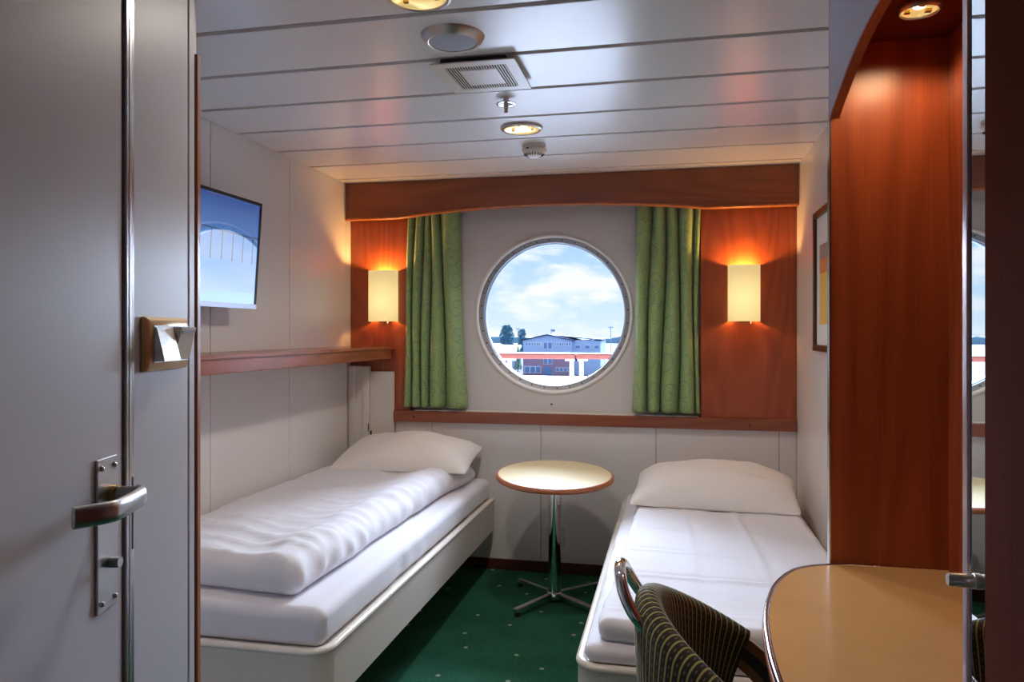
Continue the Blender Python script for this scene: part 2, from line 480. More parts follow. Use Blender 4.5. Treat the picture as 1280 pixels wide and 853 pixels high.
def add_tube(bm, path, r, seg=12, caps=True, flat=None):
    """tube along points; r scalar or list; flat=(rx, ry) scales the section"""
    pts = [Vector(p) for p in path]; rings = []
    n = len(pts); up = None
    for i, p in enumerate(pts):
        t = (pts[min(i + 1, n - 1)] - pts[max(i - 1, 0)]).normalized()
        if up is None:
            up = Vector((0, 0, 1)) if abs(t.z) < .9 else Vector((0, 1, 0))
        a = t.cross(up).normalized(); up = a.cross(t).normalized()
        rr = r[i] if isinstance(r, (list, tuple)) else r
        ring = []
        for k in range(seg):
            th = 2 * PI * (k + .5) / seg
            fx, fy = flat or (1, 1)
            ring.append(bm.verts.new(p + a * (rr * fx * math.cos(th)) + up * (rr * fy * math.sin(th))))
        rings.append(ring)
    for a, b in zip(rings[:-1], rings[1:]):
        for k in range(seg):
            j = (k + 1) % seg
            bm.faces.new((a[k], a[j], b[j], b[k]))
    if caps:
        bm.faces.new(list(reversed(rings[0]))); bm.faces.new(rings[-1])

def smooth_path(pts, n=8):
    """Catmull-Rom through the points"""
    P = [Vector(p) for p in pts]; P = [P[0] * 2 - P[1]] + P + [P[-1] * 2 - P[-2]]
    out = []
    for i in range(1, len(P) - 2):
        for k in range(n):
            t = k / n
            a, b, c, d = P[i - 1], P[i], P[i + 1], P[i + 2]
            out.append(.5 * ((2 * b) + (c - a) * t + (2 * a - 5 * b + 4 * c - d) * t * t + (3 * b - a - 3 * c + d) * t ** 3))
    out.append(P[-2]); return out

def tube(name, path, r, m, parent=None, seg=12, **k):
    bm = bmesh.new(); add_tube(bm, path, r, seg, **k)
    return finish(name, bm, m, parent, smooth=True, autos=50)

def lathe(name, prof, origin, m, parent=None, axis='z', seg=48, autos=35, **k):
    bm = bmesh.new(); add_lathe(bm, prof, origin, axis, seg, **k)
    return finish(name, bm, m, parent, smooth=True, autos=autos)

def prism(name, pts, d, m, parent=None):
    bm = bmesh.new(); add_prism(bm, pts, d)
    return finish(name, bm, m, parent)

def copy_tree(o, parent=None):
    c = o.copy(); C.objects.link(c); c.parent = parent
    for ch in list(o.children): copy_tree(ch, c)
    return c

def rounded_block(lo, hi, r, step, disp=None, rz=None):
    """closed block with round edges (radius r, vertically rz), fine mesh, optional displacement"""
    bm = bmesh.new()
    lo, hi = Vector(lo), Vector(hi)
    R = Vector((r, r, rz or r))
    cnt = [max(2, int(round((hi[i] - lo[i]) / (step if i < 2 else min(step, .02))))) for i in range(3)]
    def coords(i):
        # extra rows in the rounded borders
        a = [0, .12, .3, .55, .8, 1.0]
        L0 = [lo[i] + R[i] * q for q in a]
        mid_lo, mid_hi = lo[i] + R[i], hi[i] - R[i]
        n = max(1, int((mid_hi - mid_lo) / step)) if mid_hi - mid_lo > 1e-4 else 0
        mids = [mid_lo + (mid_hi - mid_lo) * k / n for k in range(1, n)] if n else []
        L1 = [hi[i] - R[i] * q for q in reversed(a)]
        if not n: L1 = L1[1:]
        return L0 + mids + L1
    X, Y, Z = coords(0), coords(1), coords(2)
    vmap = {}
    def V(i, j, k):
        key = (i, j, k)
        if key not in vmap:
            p = Vector((X[i], Y[j], Z[k]))
            q = Vector([min(max(p[a], lo[a] + R[a]), hi[a] - R[a]) for a in range(3)])
            d = Vector([(p[a] - q[a]) / R[a] for a in range(3)])
            mlen = max(abs(d.x), abs(d.y), abs(d.z))
            if d.length > 1e-9:
                d = d.normalized() * mlen
                p = Vector([q[a] + d[a] * R[a] for a in range(3)])
            if disp: p = disp(p, d)
            vmap[key] = bm.verts.new(p)
        return vmap[key]
    nx, ny, nz = len(X) - 1, len(Y) - 1, len(Z) - 1
    for i in range(nx):
        for j in range(ny):
            bm.faces.new((V(i, j, 0), V(i, j + 1, 0), V(i + 1, j + 1, 0), V(i + 1, j, 0)))
            bm.faces.new((V(i, j, nz), V(i + 1, j, nz), V(i + 1, j + 1, nz), V(i, j + 1, nz)))
    for i in range(nx):
        for k in range(nz):
            bm.faces.new((V(i, 0, k), V(i + 1, 0, k), V(i + 1, 0, k + 1), V(i, 0, k + 1)))
            bm.faces.new((V(i, ny, k), V(i, ny, k + 1), V(i + 1, ny, k + 1), V(i + 1, ny, k)))
    for j in range(ny):
        for k in range(nz):
            bm.faces.new((V(0, j, k), V(0, j, k + 1), V(0, j + 1, k + 1), V(0, j + 1, k)))
            bm.faces.new((V(nx, j, k), V(nx, j + 1, k), V(nx, j + 1, k + 1), V(nx, j, k + 1)))
    return bm

def nz(x, y, z=0.0): return noise.noise(Vector((x, y, z)))
def ridge(x, y, z=0.0): return 1 - abs(nz(x, y, z)) * 2

# ================================================================== room dimensions (metres)
XL, XR = -1.811, .6106          # cabin side walls
YB = 4.027                      # face of the lower back wall
CZ = 2.142                      # ceiling
YW = 4.085                      # face of the window wall, set back
YP = 1.948                      # front face of the alcove's far side panel
XF = .3705                      # plane of the alcove's front
XM = .32                        # front of the tall mirror cupboard
WINX, WINZ = -.648, 1.4015      # porthole centre

# ------------------------------------------------------------------ floor and ceiling
struct(box('floor', (-2.0, -1.0, -.06), (1.1, 4.3, 0), M['carpet']))
ceiling = struct(box('ceiling', (-2.0, -1.0, CZ + .012), (1.1, 4.3, CZ + .08), M['groove']))
GW = .024
edges = [3.853 - .3265 * k for k in range(15)]           # joint centres
prev = YB - .005
proto = None
for k, gy in enumerate(edges):
    lo_y, hi_y = gy + GW / 2, prev
    bm = bmesh.new(); add_box(bm, (XL + .002, lo_y, CZ), (1.0, hi_y, CZ + .0125), .003, 2)
    finish('ceiling_panel', bm, M['ceil'], ceiling, smooth=True, autos=40)
    prev = gy - GW / 2

# ------------------------------------------------------------------ left wall with panels and dark joints
wall_left = struct(box('wall_left', (XL - .08, 1.30, -.01), (XL - .004, 4.25, CZ + .05), M['seam']))
ys = [1.31, 2.050, 2.688, 3.3228, 3.958, 4.10]
for a, b in zip(ys[:-1], ys[1:]):
    box('wall_panel', (XL - .0045, a + .0018, 0), (XL, b - .0018, CZ + .01), M['wall'], wall_left, bev=.0012, seg=1)

# ------------------------------------------------------------------ right wall
wall_right = struct(box('wall_right', (XR + .004, YP + .02, -.01), (XR + .09, 4.25, CZ + .05), M['seam']))
for a, b in zip([2.045, 2.75, 3.38, 4.0], [2.75, 3.38, 4.0, 4.10]):
    box('wall_panel', (XR, a + .0010, 0), (XR + .0045, b - .0010, CZ + .01), M['wall'], wall_right, bev=.0006, seg=1)

# ------------------------------------------------------------------ back wall: window wall with a round hole, panels below, wood each side
def hole_wall(name, x0, x1, z0, z1, y0, y1, cx, cz, r, m, parent=None, seg=96):
    bm = bmesh.new()
    def rim(t):
        c, s = math.cos(t), math.sin(t)
        k = min(((x1 - cx) / c if c > 0 else (x0 - cx) / c) if abs(c) > 1e-9 else 1e9,
                ((z1 - cz) / s if s > 0 else (z0 - cz) / s) if abs(s) > 1e-9 else 1e9)
        return (cx + c * k, cz + s * k)
    ts = sorted({2 * PI * i / seg for i in range(seg)} | {math.atan2(zz - cz, xx - cx) % (2 * PI) for xx in (x0, x1) for zz in (z0, z1)})
    A, B, A2, B2 = [], [], [], []
    for t in ts:
        o = rim(t); i = (cx + r * math.cos(t), cz + r * math.sin(t))
        A.append(bm.verts.new((o[0], y0, o[1]))); B.append(bm.verts.new((i[0], y0, i[1])))
        A2.append(bm.verts.new((o[0], y1, o[1]))); B2.append(bm.verts.new((i[0], y1, i[1])))
    n = len(ts)
    for i in range(n):
        j = (i + 1) % n
        bm.faces.new((A[i], A[j], B[j], B[i])); bm.faces.new((A2[j], A2[i], B2[i], B2[j]))
        bm.faces.new((B[i], B[j], B2[j], B2[i])); bm.faces.new((A[j], A[i], A2[i], A2[j]))
    return finish(name, bm, m, parent)

wall_back = struct(hole_wall('wall_back', XL - .08, XR + .09, -.01, CZ + .05, YW, YW + .075, WINX, WINZ, .425, M['winwall']))
xs = [XL, -1.3234, -.7048, -.09, .526, XR]
bm = bmesh.new(); add_box(bm, (XL, YB + .0045, 0), (XR, YW, .815))
finish('panel_backing', bm, M['seam'], wall_back)
for a, b in zip(xs[:-1], xs[1:]):
    box('wall_panel', (a + .0015, YB, .058), (b - .0015, YB + .005, .803), M['wall'], wall_back, bev=.0012, seg=1)
box('wood_panel', (XL + .001, YB - .004, .80), (-1.452, YW, 2.0), M['cherry_v'], wall_back, bev=.002, seg=1)
box('wood_panel', (.1385, YB - .004, .80), (XR - .001, YW, 2.0), M['cherry_v'], wall_back, bev=.002, seg=1)
box('wood_post', (-1.556, YB - .008, .0), (-1.540, YB, .862), M['cherry_v'], wall_back)
lathe('screw_hole', [(0, -.001), (.006, -.001), (.006, .002)], (-.655, YW, .906), M['bolt'], wall_back, 'y', 16)
tb = struct(box('baseboard_back', (XL + .002, YB - .010, 0), (XR - .002, YB + .004, .059), M['baseboard'], bev=.002, seg=1))

# sill board and curved pelmet (trim)
sill = struct(box('trim_1', (-1.545, YB - .030, .800), (XR - .002, YW - .001, .862), M['cherry_x'], bev=.004, seg=2))
for x in (-1.42, .38):
    lathe('screw_hole', [(0, -.001), (.007, -.001), (.007, .002)], (x, YB - .030, .828), M['bolt'], sill, 'y', 16)
box('sill_top', (-1.43, YB - .012, .8615), (.125, YW - .001, .866), M['porthole_bead'], sill)
def pelmet():
    bm = bmesh.new()
    yf, yb = YB - .070, YB - .046
    xa, xb, xc, xd = XL + .002, -1.50, .155, XR - .002
    zb, ztop, rise = 1.940, CZ - .001, .046
    pts = [(xa, yf, ztop), (xa, yf, zb), (xb, yf, zb)]
    n = 28
    for i in range(1, n):
        t = i / n; x = xb + (xc - xb) * t
        pts.append((x, yf, zb + rise * (math.sin(PI * t) ** .85)))
    pts += [(xc, yf, zb), (xd, yf, zb), (xd, yf, ztop)]
    add_prism(bm, pts, (0, yb - yf, 0))
    o = finish('trim_2', bm, M['cherry_x'])
    # rounded lipping under the board, its brighter colour painting in the wall lamps' light
    low = pts[1:-1]
    tb_ = bmesh.new(); add_tube(tb_, [(x, (yf + yb) / 2 - .006, z - .002) for x, y, z in low], .0125, 10, flat=(1.5, .7))
    finish('lipping', tb_, M['edge_wood'], o, smooth=True, autos=50)
    box('curtain_box_top', (XL + .002, yb, CZ - .03), (XR - .002, YW, CZ - .002), M['cherry_x'], o)
    return struct(o)
pelmet()

# ------------------------------------------------------------------ porthole
win = bpy.data.objects.new('window_1', None); win.location = (WINX, YW, WINZ); C.objects.link(win); struct(win)
o3 = (WINX, YW, WINZ)
lathe('outer_bead', [(.420, .0), (.423, -.010), (.430, -.013), (.437, -.010), (.438, .002), (.420, .002)], o3, M['porthole_bead'], win, 'y', 128, closed=True)
lathe('flange', [(.4215, -.004), (.4215, .006), (.412, .010), (.396, .014), (.3925, .020), (.3925, .060), (.426, .060), (.426, -.004)], o3, M['porthole_flange'], win, 'y', 128, closed=True)
lathe('gasket', [(.393, .030), (.3885, .032), (.388, .06), (.393, .06)], o3, mat('blue_grey_gasket', (.20, .27, .42), .4), win, 'y', 128, closed=True)
lathe('glass_pane', [(0, .044), (.391, .044), (.391, .052), (0, .052)], o3, M['glass'], win, 'y', 96)
bb = None
for i in range(36):
    t = 2 * PI * (i + .3) / 36
    px, pz = WINX + .4085 * math.cos(t), WINZ + .4085 * math.sin(t)
    if bb is None:
        bb = lathe('bolt', [(0, -.001), (.0042, .0), (.0042, .006)], (px, YW + .0085, pz), M['bolt'], win, 'y', 8)
        bx, bz = px, pz
    else:
        c = bb.copy(); C.objects.link(c); c.location = bb.location + Vector((px - bx, 0, pz - bz))
lathe('outer_ring', [(.398, .06), (.425, .06), (.425, .10), (.398, .10)], o3, M['ship_white'], win, 'y', 96, closed=True)

# ------------------------------------------------------------------ entry wall at the left with the door (a plane slanting to the cabin)
cs, sn = math.cos(YAW), math.sin(YAW)
def EW(d, off, z):
    """point on the slanted entry wall: d = depth ahead of the camera, off = out into the passage"""
    l = -.5333 - .0213 * d + off
    return Vector((-sn * d + cs * l, cs * d + sn * l, z))
def ew_box(bm, d0, d1, o0, o1, z0, z1, bev=0):
    p = [EW(d0, o0, z0), EW(d1, o0, z0), EW(d1, o1, z0), EW(d0, o1, z0), EW(d0, o0, z1), EW(d1, o0, z1), EW(d1, o1, z1), EW(d0, o1, z1)]
    vs = add_hexa(bm, p)
    if bev:
        es = list({e for v in vs for e in v.link_edges})
        bmesh.ops.bevel(bm, geom=es, offset=bev, segments=3, affect='EDGES', profile=.5)
def ewo(name, d0, d1, o0, o1, z0, z1, m, parent=None, bev=0):
    bm = bmesh.new(); ew_box(bm, d0, d1, o0, o1, z0, z1, bev)
    return finish(name, bm, m, parent, smooth=bev > 0, autos=40)
def dpx(u):           # depth on the wall for a picture column
    return .5333 / ((640 - u) / 940 - .0213)
D152, D155, D165, D235, D243 = [dpx(u) for u in (152.5, 155, 165, 235, 243.3)]
wall_entry = struct(ewo('wall_entry', D165, D235 - .001, -.05, 0, 0, CZ + .02, M['entry_wall'], bev=.001))
ewo('edge_strip', D235 + .001, D243, -.05, .001, 0, CZ + .02, M['entry_wall'], wall_entry, bev=.004)
ewo('wood_lipping', D243 + .004, D243 + .018, -.05, .0035, 0, 1.795, M['edge_wood'], wall_entry, bev=.001)
ewo('wall_core', -1.0, D243 - .01, -.055, -.045, 0, CZ + .02, M['seam'], wall_entry)
dframe = struct(ewo('trim_3', D155, D165 - .001, -.045, .004, 0, CZ + .02, M['alu'], bev=.001))
ewo('gasket_strip', (D155 + D165) / 2 - .004, (D155 + D165) / 2 + .001, -.01, .0047, 0, 2.05, M['steel'], dframe)
ewo('latch_slot', (D155 + D165) / 2 + .003, (D155 + D165) / 2 + .006, -.01, .0050, .985, 1.09, M['black'], dframe)
door = struct(ewo('door_1', .30, D152, -.045, 0, .01, CZ + .0, M['entry_wall'], bev=.0015))
# door furniture
def plate_geo():
    bm = bmesh.new(); d0, d1 = dpx(118.5), dpx(143.5)
    ew_box(bm, d0, d1, .0, .004, .922, 1.130, .0012); return finish('handle_plate', bm, M['steel'], door, smooth=True, autos=40)
plate = plate_geo()
dc = (dpx(118.5) + dpx(143.5)) / 2
for dd in (-.017, .017):
    for z in (.935, 1.117):
        bm = bmesh.new()
        q = EW(dc + dd, .004, z); nrm = (EW(dc, 1, 0) - EW(dc, 0, 0)).normalized()
        bmesh.ops.create_uvsphere(bm, u_segments=10, v_segments=6, radius=.0042, matrix=Matrix.Translation(q))
        finish('screw', bm, M['chrome'], plate, smooth=True)
HZ = 1.077
bm = bmesh.new(); add_tube(bm, [EW(dc + .010, .004, HZ), EW(dc + .010, .012, HZ)], .0135, 20)
ro = finish('rosette', bm, M['brass'], door, smooth=True, autos=50)
lp = smooth_path([EW(dc + .010, .006, HZ), EW(dc + .010, .036, HZ), EW(dc + .002, .049, HZ), EW(dc - .030, .054, HZ), EW(dc - .078, .057, HZ), EW(dc - .096, .051, HZ), EW(dc - .124, .026, HZ)], 8)
bm = bmesh.new(); add_tube(bm, lp, [.0095] * 9 + [.0112] * (len(lp) - 9), 20, flat=(.62, 1.22))
finish('door_handle', bm, M['steel'], door, smooth=True, autos=50)
bm = bmesh.new(); add_tube(bm, [EW(dc + .006, .004, .985), EW(dc + .006, .018, .985)], .0075, 16)
finish('turn_knob', bm, M['steel'], door, smooth=True, autos=50)

# light switch on the entry wall
def wall_switch():
    d0, d1 = dpx(175.5), dpx(228.5)
    r = empty('light_switch', EW((d0 + d1) / 2, 0, 1.24), 'double rocker light switch in champagne gold plate on grey entry wall', 'switch')
    z0, z1 = 1.241, 1.324
    # bevelled plate
    bm = bmesh.new()
    lo = [EW(d0, 0, z0), EW(d1, 0, z0), EW(d1, 0, z1), EW(d0, 0, z1)]
    md = [EW(d0, .007, z0), EW(d1, .007, z0), EW(d1, .007, z1), EW(d0, .007, z1)]
    b = .012
    tp = [EW(d0 + b, .014, z0 + b), EW(d1 - b, .014, z0 + b), EW(d1 - b, .014, z1 - b), EW(d0 + b, .014, z1 - b)]
    L_ = [[bm.verts.new(p) for p in q] for q in (lo, md, tp)]
    for a, c in zip(L_[:-1], L_[1:]):
        for i in range(4): bm.faces.new((a[i], a[(i + 1) % 4], c[(i + 1) % 4], c[i]))
    bm.faces.new(L_[0]); bm.faces.new(L_[2])
    es = [e for e in bm.edges]
    bmesh.ops.bevel(bm, geom=es, offset=.0012, segments=2, affect='EDGES')
    finish('switch_plate', bm, M['gold_plate'], r, smooth=True, autos=35)
    ewo('silver_rim', d0 + b + .001, d1 - b - .001, .0135, .0148, z0 + b + .001, z1 - b - .001, M['alu'], r)
    dm = (d0 + d1) / 2
    def rocker(a0, a1, up, m):
        # wedge: one end stands proud
        zl, zh = z0 + b + .003, z1 - b - .003
        ol, oh = (.030, .017) if up else (.017, .030)
        bm = bmesh.new()
        p = [EW(a0, .0148, zl), EW(a1, .0148, zl), EW(a1, ol, zl), EW(a0, ol, zl), EW(a0, .0148, zh), EW(a1, .0148, zh), EW(a1, oh, zh), EW(a0, oh, zh)]
        vs = add_hexa(bm, p)
        bmesh.ops.bevel(bm, geom=list(bm.edges), offset=.0012, segments=2, affect='EDGES')
        return finish('rocker', bm, m, r, smooth=True, autos=35)
    rocker(d0 + b + .003, dm - .001, True, M['rocker'])
    k = rocker(dm + .001, d1 - b - .003, False, M['rocker'])
    bm = bmesh.new(); zz = z1 - b - .010
    ew_box(bm, dm + .006, d1 - b - .008, .0277, .0290, zz - .003, zz + .002)
    finish('printed_mark', bm, mat('grey_print_mark', (.12, .12, .13), .6), k)
wall_switch()

# walls out of the picture that close the room
struct(box('wall_front', (-1.4, -1.06, -.01), (1.1, -.98, CZ + .05), M['entry_wall']))
struct(box('wall_entry_right', (.98, -1.0, -.01), (1.06, YP, CZ + .05), M['entry_wall']))
struct(box('wall_bathroom', (XL - .08, 1.22, -.01), (-.90, 1.29, CZ + .05), M['entry_wall']))

# ------------------------------------------------------------------ alcove: side panel, arched front, ceiling, back
alc = empty('vanity_alcove', (XF, YP, 0), 'built-in cherry wood vanity alcove with arched lilac front over the desk', 'alcove')
box('side_panel', (XF + .002, YP, 0), (.985, YP + .022, CZ - .001), M['cherry_v'], alc)
box('edge_lipping', (XF - .0005, YP - .001, 0), (XF + .0035, YP + .0235, 1.819), M['alu'], alc)
box('back_panel', (.634, .935, 0), (.654, YP, CZ - .001), M['cherry_v'], alc)
box('top_panel', (XF + .022, .935, 1.997), (.634, YP, 2.017), M['cherry_dark'], alc)
def arch():
    cur = [(YP, 1.819), (1.931, 1.831), (1.834, 1.860), (1.728, 1.888), (1.641, 1.903), (1.564, 1.911), (1.494, 1.914), (1.39, 1.914), (1.29, 1.911), (1.20, 1.903), (1.10, 1.886), (1.01, 1.859), (.935, 1.83)]
    sm = [(p.x, p.y) for p in smooth_path([(a, b, 0) for a, b in cur], 5)]
    bm = bmesh.new()
    # lilac board as strips
    a = [bm.verts.new((XF, y, z)) for y, z in sm]; t = [bm.verts.new((XF, y, CZ - .001)) for y, z in sm]
    a2 = [bm.verts.new((XF + .003, y, z)) for y, z in sm]; t2 = [bm.verts.new((XF + .003, y, CZ - .001)) for y, z in sm]
    n = len(sm)
    for i in range(n - 1):
        bm.faces.new((a[i], a[i + 1], t[i + 1], t[i])); bm.faces.new((a2[i + 1], a2[i], t2[i], t2[i + 1]))
        bm.faces.new((a[i + 1], a[i], a2[i], a2[i + 1])); bm.faces.new((t[i], t[i + 1], t2[i + 1], t2[i]))
    bm.faces.new((a[0], t[0], t2[0], a2[0])); bm.faces.new((t[-1], a[-1], a2[-1], t2[-1]))
    finish('arched_front', bm, M['lilac'], alc)
    bm = bmesh.new()
    for q in range(2): pass
    lo = [[bm.verts.new((x, y, z + dz)) for y, z in sm] for x, dz in ((XF + .003, 0), (XF + .024, 0), (XF + .024, .2), (XF + .003, .2))]
    for y_i in range(n):
        for r_ in (2, 3): lo[r_][y_i].co.z = CZ - .001
    for i in range(n - 1):
        for r_ in range(4):
            p, q = lo[r_], lo[(r_ + 1) % 4]
            bm.faces.new((p[i], p[i + 1], q[i + 1], q[i]))
    bm.faces.new([lo[r_][0] for r_ in range(4)]); bm.faces.new([lo[r_][-1] for r_ in range(4)])
    finish('arch_edge', bm, M['cherry_y'], alc)
arch()

# ------------------------------------------------------------------ tall cupboard with mirror
wd = empty('mirror_cupboard', (XM, .5, 0), 'tall dark cherry cupboard with narrow mirror at right edge of view', 'cupboard')
box('carcass', (XM + .006, .14, 0), (.97, .933, CZ - .001), M['cherry_dark'], wd, bev=.001, seg=1)
box('door', (XM - .012, .16, .03), (XM + .006, .846, CZ - .012), M['cherry_dark'], wd, bev=.002, seg=2)
mir = box('mirror', (XM, .848, .02), (XM + .004, .921, CZ - .006), M['mirror'], wd)
box('mirror_trim', (XM - .003, .9185, .02), (XM + .006, .9330, CZ - .004), M['mirror_trim'], wd, bev=.002)
box('mirror_trim', (XM - .004, .8450, .02), (XM + .006, .8575, CZ - .004), M['mirror_trim'], wd, bev=.002)
lathe('knob', [(0, -.029), (.0062, -.029), (.0075, -.027), (.0075, -.004), (.0085, -.003), (.0085, 0), (0, 0)], (XM, .8987, 1.0315), M['satin_nickel'], wd, 'x', 20)

# ------------------------------------------------------------------ desk
def desk():
    r = empty('desk', (.40, 1.45, 0), 'honey coloured desk with rounded front edge under the arched alcove', 'desk')
    ol = [(.632, 1.946), (.48, 1.946), (.387, 1.942), (.2935, 1.894), (.2359, 1.796), (.2016, 1.683), (.1796, 1.5595), (.1699, 1.4386), (.1668, 1.3363), (.170, 1.23), (.184, 1.11), (.212, 1.02), (.262, .962), (.318, .9365)]
    front = [(p.x, p.y) for p in smooth_path([(a, b, 0) for a, b in ol[1:]], 6)]
    poly = [ol[0]] + front + [(.632, .9365)]
    zt, th = .740, .034
    bm = bmesh.new(); add_prism(bm, [(x, y, zt - th + .002) for x, y in poly], (0, 0, th - .002))
    finish('desk_top', bm, M['desk_top'], r)
    # ribbed metal edge band: three rounds stacked
    for k, (dz, rr) in enumerate(((-.0045, .0068), (-.0165, .0085), (-.0285, .0068))):
        bm = bmesh.new(); add_tube(bm, [(x, y, zt + dz) for x, y in front], rr, 10)
        finish('edge_band', bm, M['desk_edge'] if k != 1 else M['table_edge'], r, smooth=True, autos=60)
    box('support_panel', (.48, 1.92, 0), (.632, 1.942, zt - th), M['cherry_v'], r)
    box('support_panel', (.48, .98, 0), (.632, 1.002, zt - th), M['cherry_v'], r)
    box('modesty_panel', (.60, 1.002, .25), (.618, 1.92, zt - th), M['cherry_y'], r)
desk()

# ------------------------------------------------------------------ beds
def bed(name, x0, x1, y0, y1, zb, zr, outer_left, label):
    r = empty(name, ((x0 + x1) / 2, (y0 + y1) / 2, 0), label, 'bed', 'single beds')
    cr_ = .075                                         # plan corner radius
    def outline(ins):
        a, b, c, d = x0 + ins, x1 - ins, y0 + ins, y1 - ins
        rr = max(.01, cr_ - ins)
        pts = []
        for cx, cy, t0 in ((a + rr, c + rr, PI), (b - rr, c + rr, 1.5 * PI)):
            for k in range(9):
                t = t0 + PI / 2 * k / 8; pts.append((cx + rr * math.cos(t), cy + rr * math.sin(t)))
        for cx, cy, t0 in ((b - .012, d - .012, 0), (a + .012, d - .012, PI / 2)):
            for k in range(4):
                t = t0 + PI / 2 * k / 3; pts.append((cx + .012 * math.cos(t), cy + .012 * math.sin(t)))
        return pts
    bm = bmesh.new(); add_prism(bm, [(x, y, zb) for x, y in outline(.006)], (0, 0, zr - .012 - zb))
    finish('bed_frame', bm, M['bed_frame'], r, smooth=True, autos=30)
    # rounded rim
    po, pi_ = outline(0), outline(.03)
    bm = bmesh.new(); n = len(po); sect = []
    K = 8
    for i in range(n):
        a = Vector((po[i][0], po[i][1], 0)); b = Vector((pi_[i][0], pi_[i][1], 0))
        ring = []
        for k in range(2 * K):
            t = 2 * PI * k / (2 * K)
            f = .5 - .5 * math.cos(t); p = a.lerp(b, f)
            ring.append(bm.verts.new((p.x, p.y, zr - .011 + .011 * math.sin(t))))
        sect.append(ring)
    for i in range(n):
        j = (i + 1) % n
        for k in range(2 * K):
            q = (k + 1) % (2 * K)
            bm.faces.new((sect[i][k], sect[i][q], sect[j][q], sect[j][k]))
    finish('bed_rim', bm, M['bed_rim'], r, smooth=True)
    # recessed plinth
    px0, px1 = (x0 + .02, x0 + .42) if not outer_left else (x0 + .35, x1 - .02)
    box('plinth', (px0, y0 + .25, 0), (px1, y1 - .03, zb + .005), M['baseboard'], r)
    return r
bed('bed', XL + .004, -.955, 1.955, YB - .012, .222, .400, False, 'single bed with ivory frame along the left wall under the shelf')
bed('bed', -.262, XR - .004, 1.982, YB - .012, .20, .420, True, 'single bed with ivory frame along the right wall behind the chair')

def mat_disp(seed, amp, xr, foot):
    def f(p, d):
        q = p.copy()
        # sagging, tucked sheet: vertical puckers on the sides, slow waves on top
        side = max(abs(d.x), abs(d.y)) if d.length > 1e-6 else 0
        q.z += amp * (nz(p.x * 3, p.y * 2.2, seed) + .4 * nz(p.x * 9, p.y * 6, seed))* (1 if d.z > 0 else 0)
        if side > .3:
            w = .0045 * ridge(p.x * 7 + p.y * 7, p.z * 2.2, seed)
            q.x += w * d.x; q.y += w * d.y
        return q
    return f
def mattress(lo, hi, label, seed):
    bm = rounded_block(lo, hi, .035, .035, mat_disp(seed, .004, 0, 0), rz=min(.035, (hi[2] - lo[2]) * .45))
    o = finish('mattress', bm, M['sheet'], None, smooth=True, loc=((lo[0] + hi[0]) / 2, (lo[1] + hi[1]) / 2, lo[2]))
    tag(o, label, 'mattress', 'mattresses in white sheets')
mattress((XL + .03, 1.988, .389), (-.984, YB - .03, .505), 'thick mattress in white fitted sheet on the left bed', 3)
mattress((-.232, 2.008, .409), (XR - .03, YB - .03, .462), 'thin mattress in white fitted sheet on the right bed', 8)

# duvets
def duvet_left():
    lo, hi = (XL + .014, 2.075, .500), (-1.085, 3.93, .605)
    def f(p, d):
        q = p.copy()
        u = (p.x - lo[0]) / (hi[0] - lo[0]); v = (p.y - lo[1]) / (hi[1] - lo[1])
        # right border wanders a little and spreads at the head
        q.x += (.05 * max(0, v - .72) / .28 + .012 * nz(p.y * 5, 1.3)) * u
        q.y += .015 * nz(p.x * 4, 7.7) * (1 - v) - .03 * (u ** 3) * (1 - v) + .02 * (1 - v) * (1 - u)
        topf = max(0, min(1, (p.z - lo[2]) / (hi[2] - lo[2])))
        h = .010 * nz(p.x * 2.3, p.y * 1.9, 4) + .007 * nz(p.x * 5, p.y * 4.5, 9) + .004 * ridge(p.x * 7 + p.y * 4, p.y * 5 - p.x * 3, 12) ** 2
        # cross creases, strongest near the foot
        h += (.011 * max(0, 1 - v) ** 1.5 + .002) * max(0, ridge(p.x * 1.3 + 2 * nz(p.y * 1.5, 2), p.y * 9 + p.x * 1.6, 5)) ** 4
        # puckers along the right border and foot
        e = max(0, (u - .80) / .2)
        h += .010 * e * ridge(p.y * 11, p.x * 3, 2)
        e2 = max(0, (.18 - v) / .18)
        h += .008 * e2 * ridge(p.x * 9, p.y * 3, 6)
        # soft roll lifted along the border
        h += .018 * math.exp(-((u - .86) / .09) ** 2) - .012 * math.exp(-((u - .62) / .12) ** 2)
        q.z += h * topf
        q.z -= .03 * topf * max(0, (v - .80) / .2) ** 2
        if abs(d.x) > .3 or abs(d.y) > .3:
            w = .009 * ridge(p.x * 10, p.y * 10, p.z * 6) * max(abs(d.x), abs(d.y))
            q.x += w * d.x; q.y += w * d.y
        q.x = max(q.x, XL + .006)
        return q
    bm = rounded_block(lo, hi, .055, .018, f, rz=.05)
    o = finish('duvet', bm, M['linen'], None, smooth=True, loc=(-1.45, 3.0, .5))
    tag(o, 'thick white duvet folded lengthwise on the left bed', 'duvet', 'white duvets')
duvet_left()
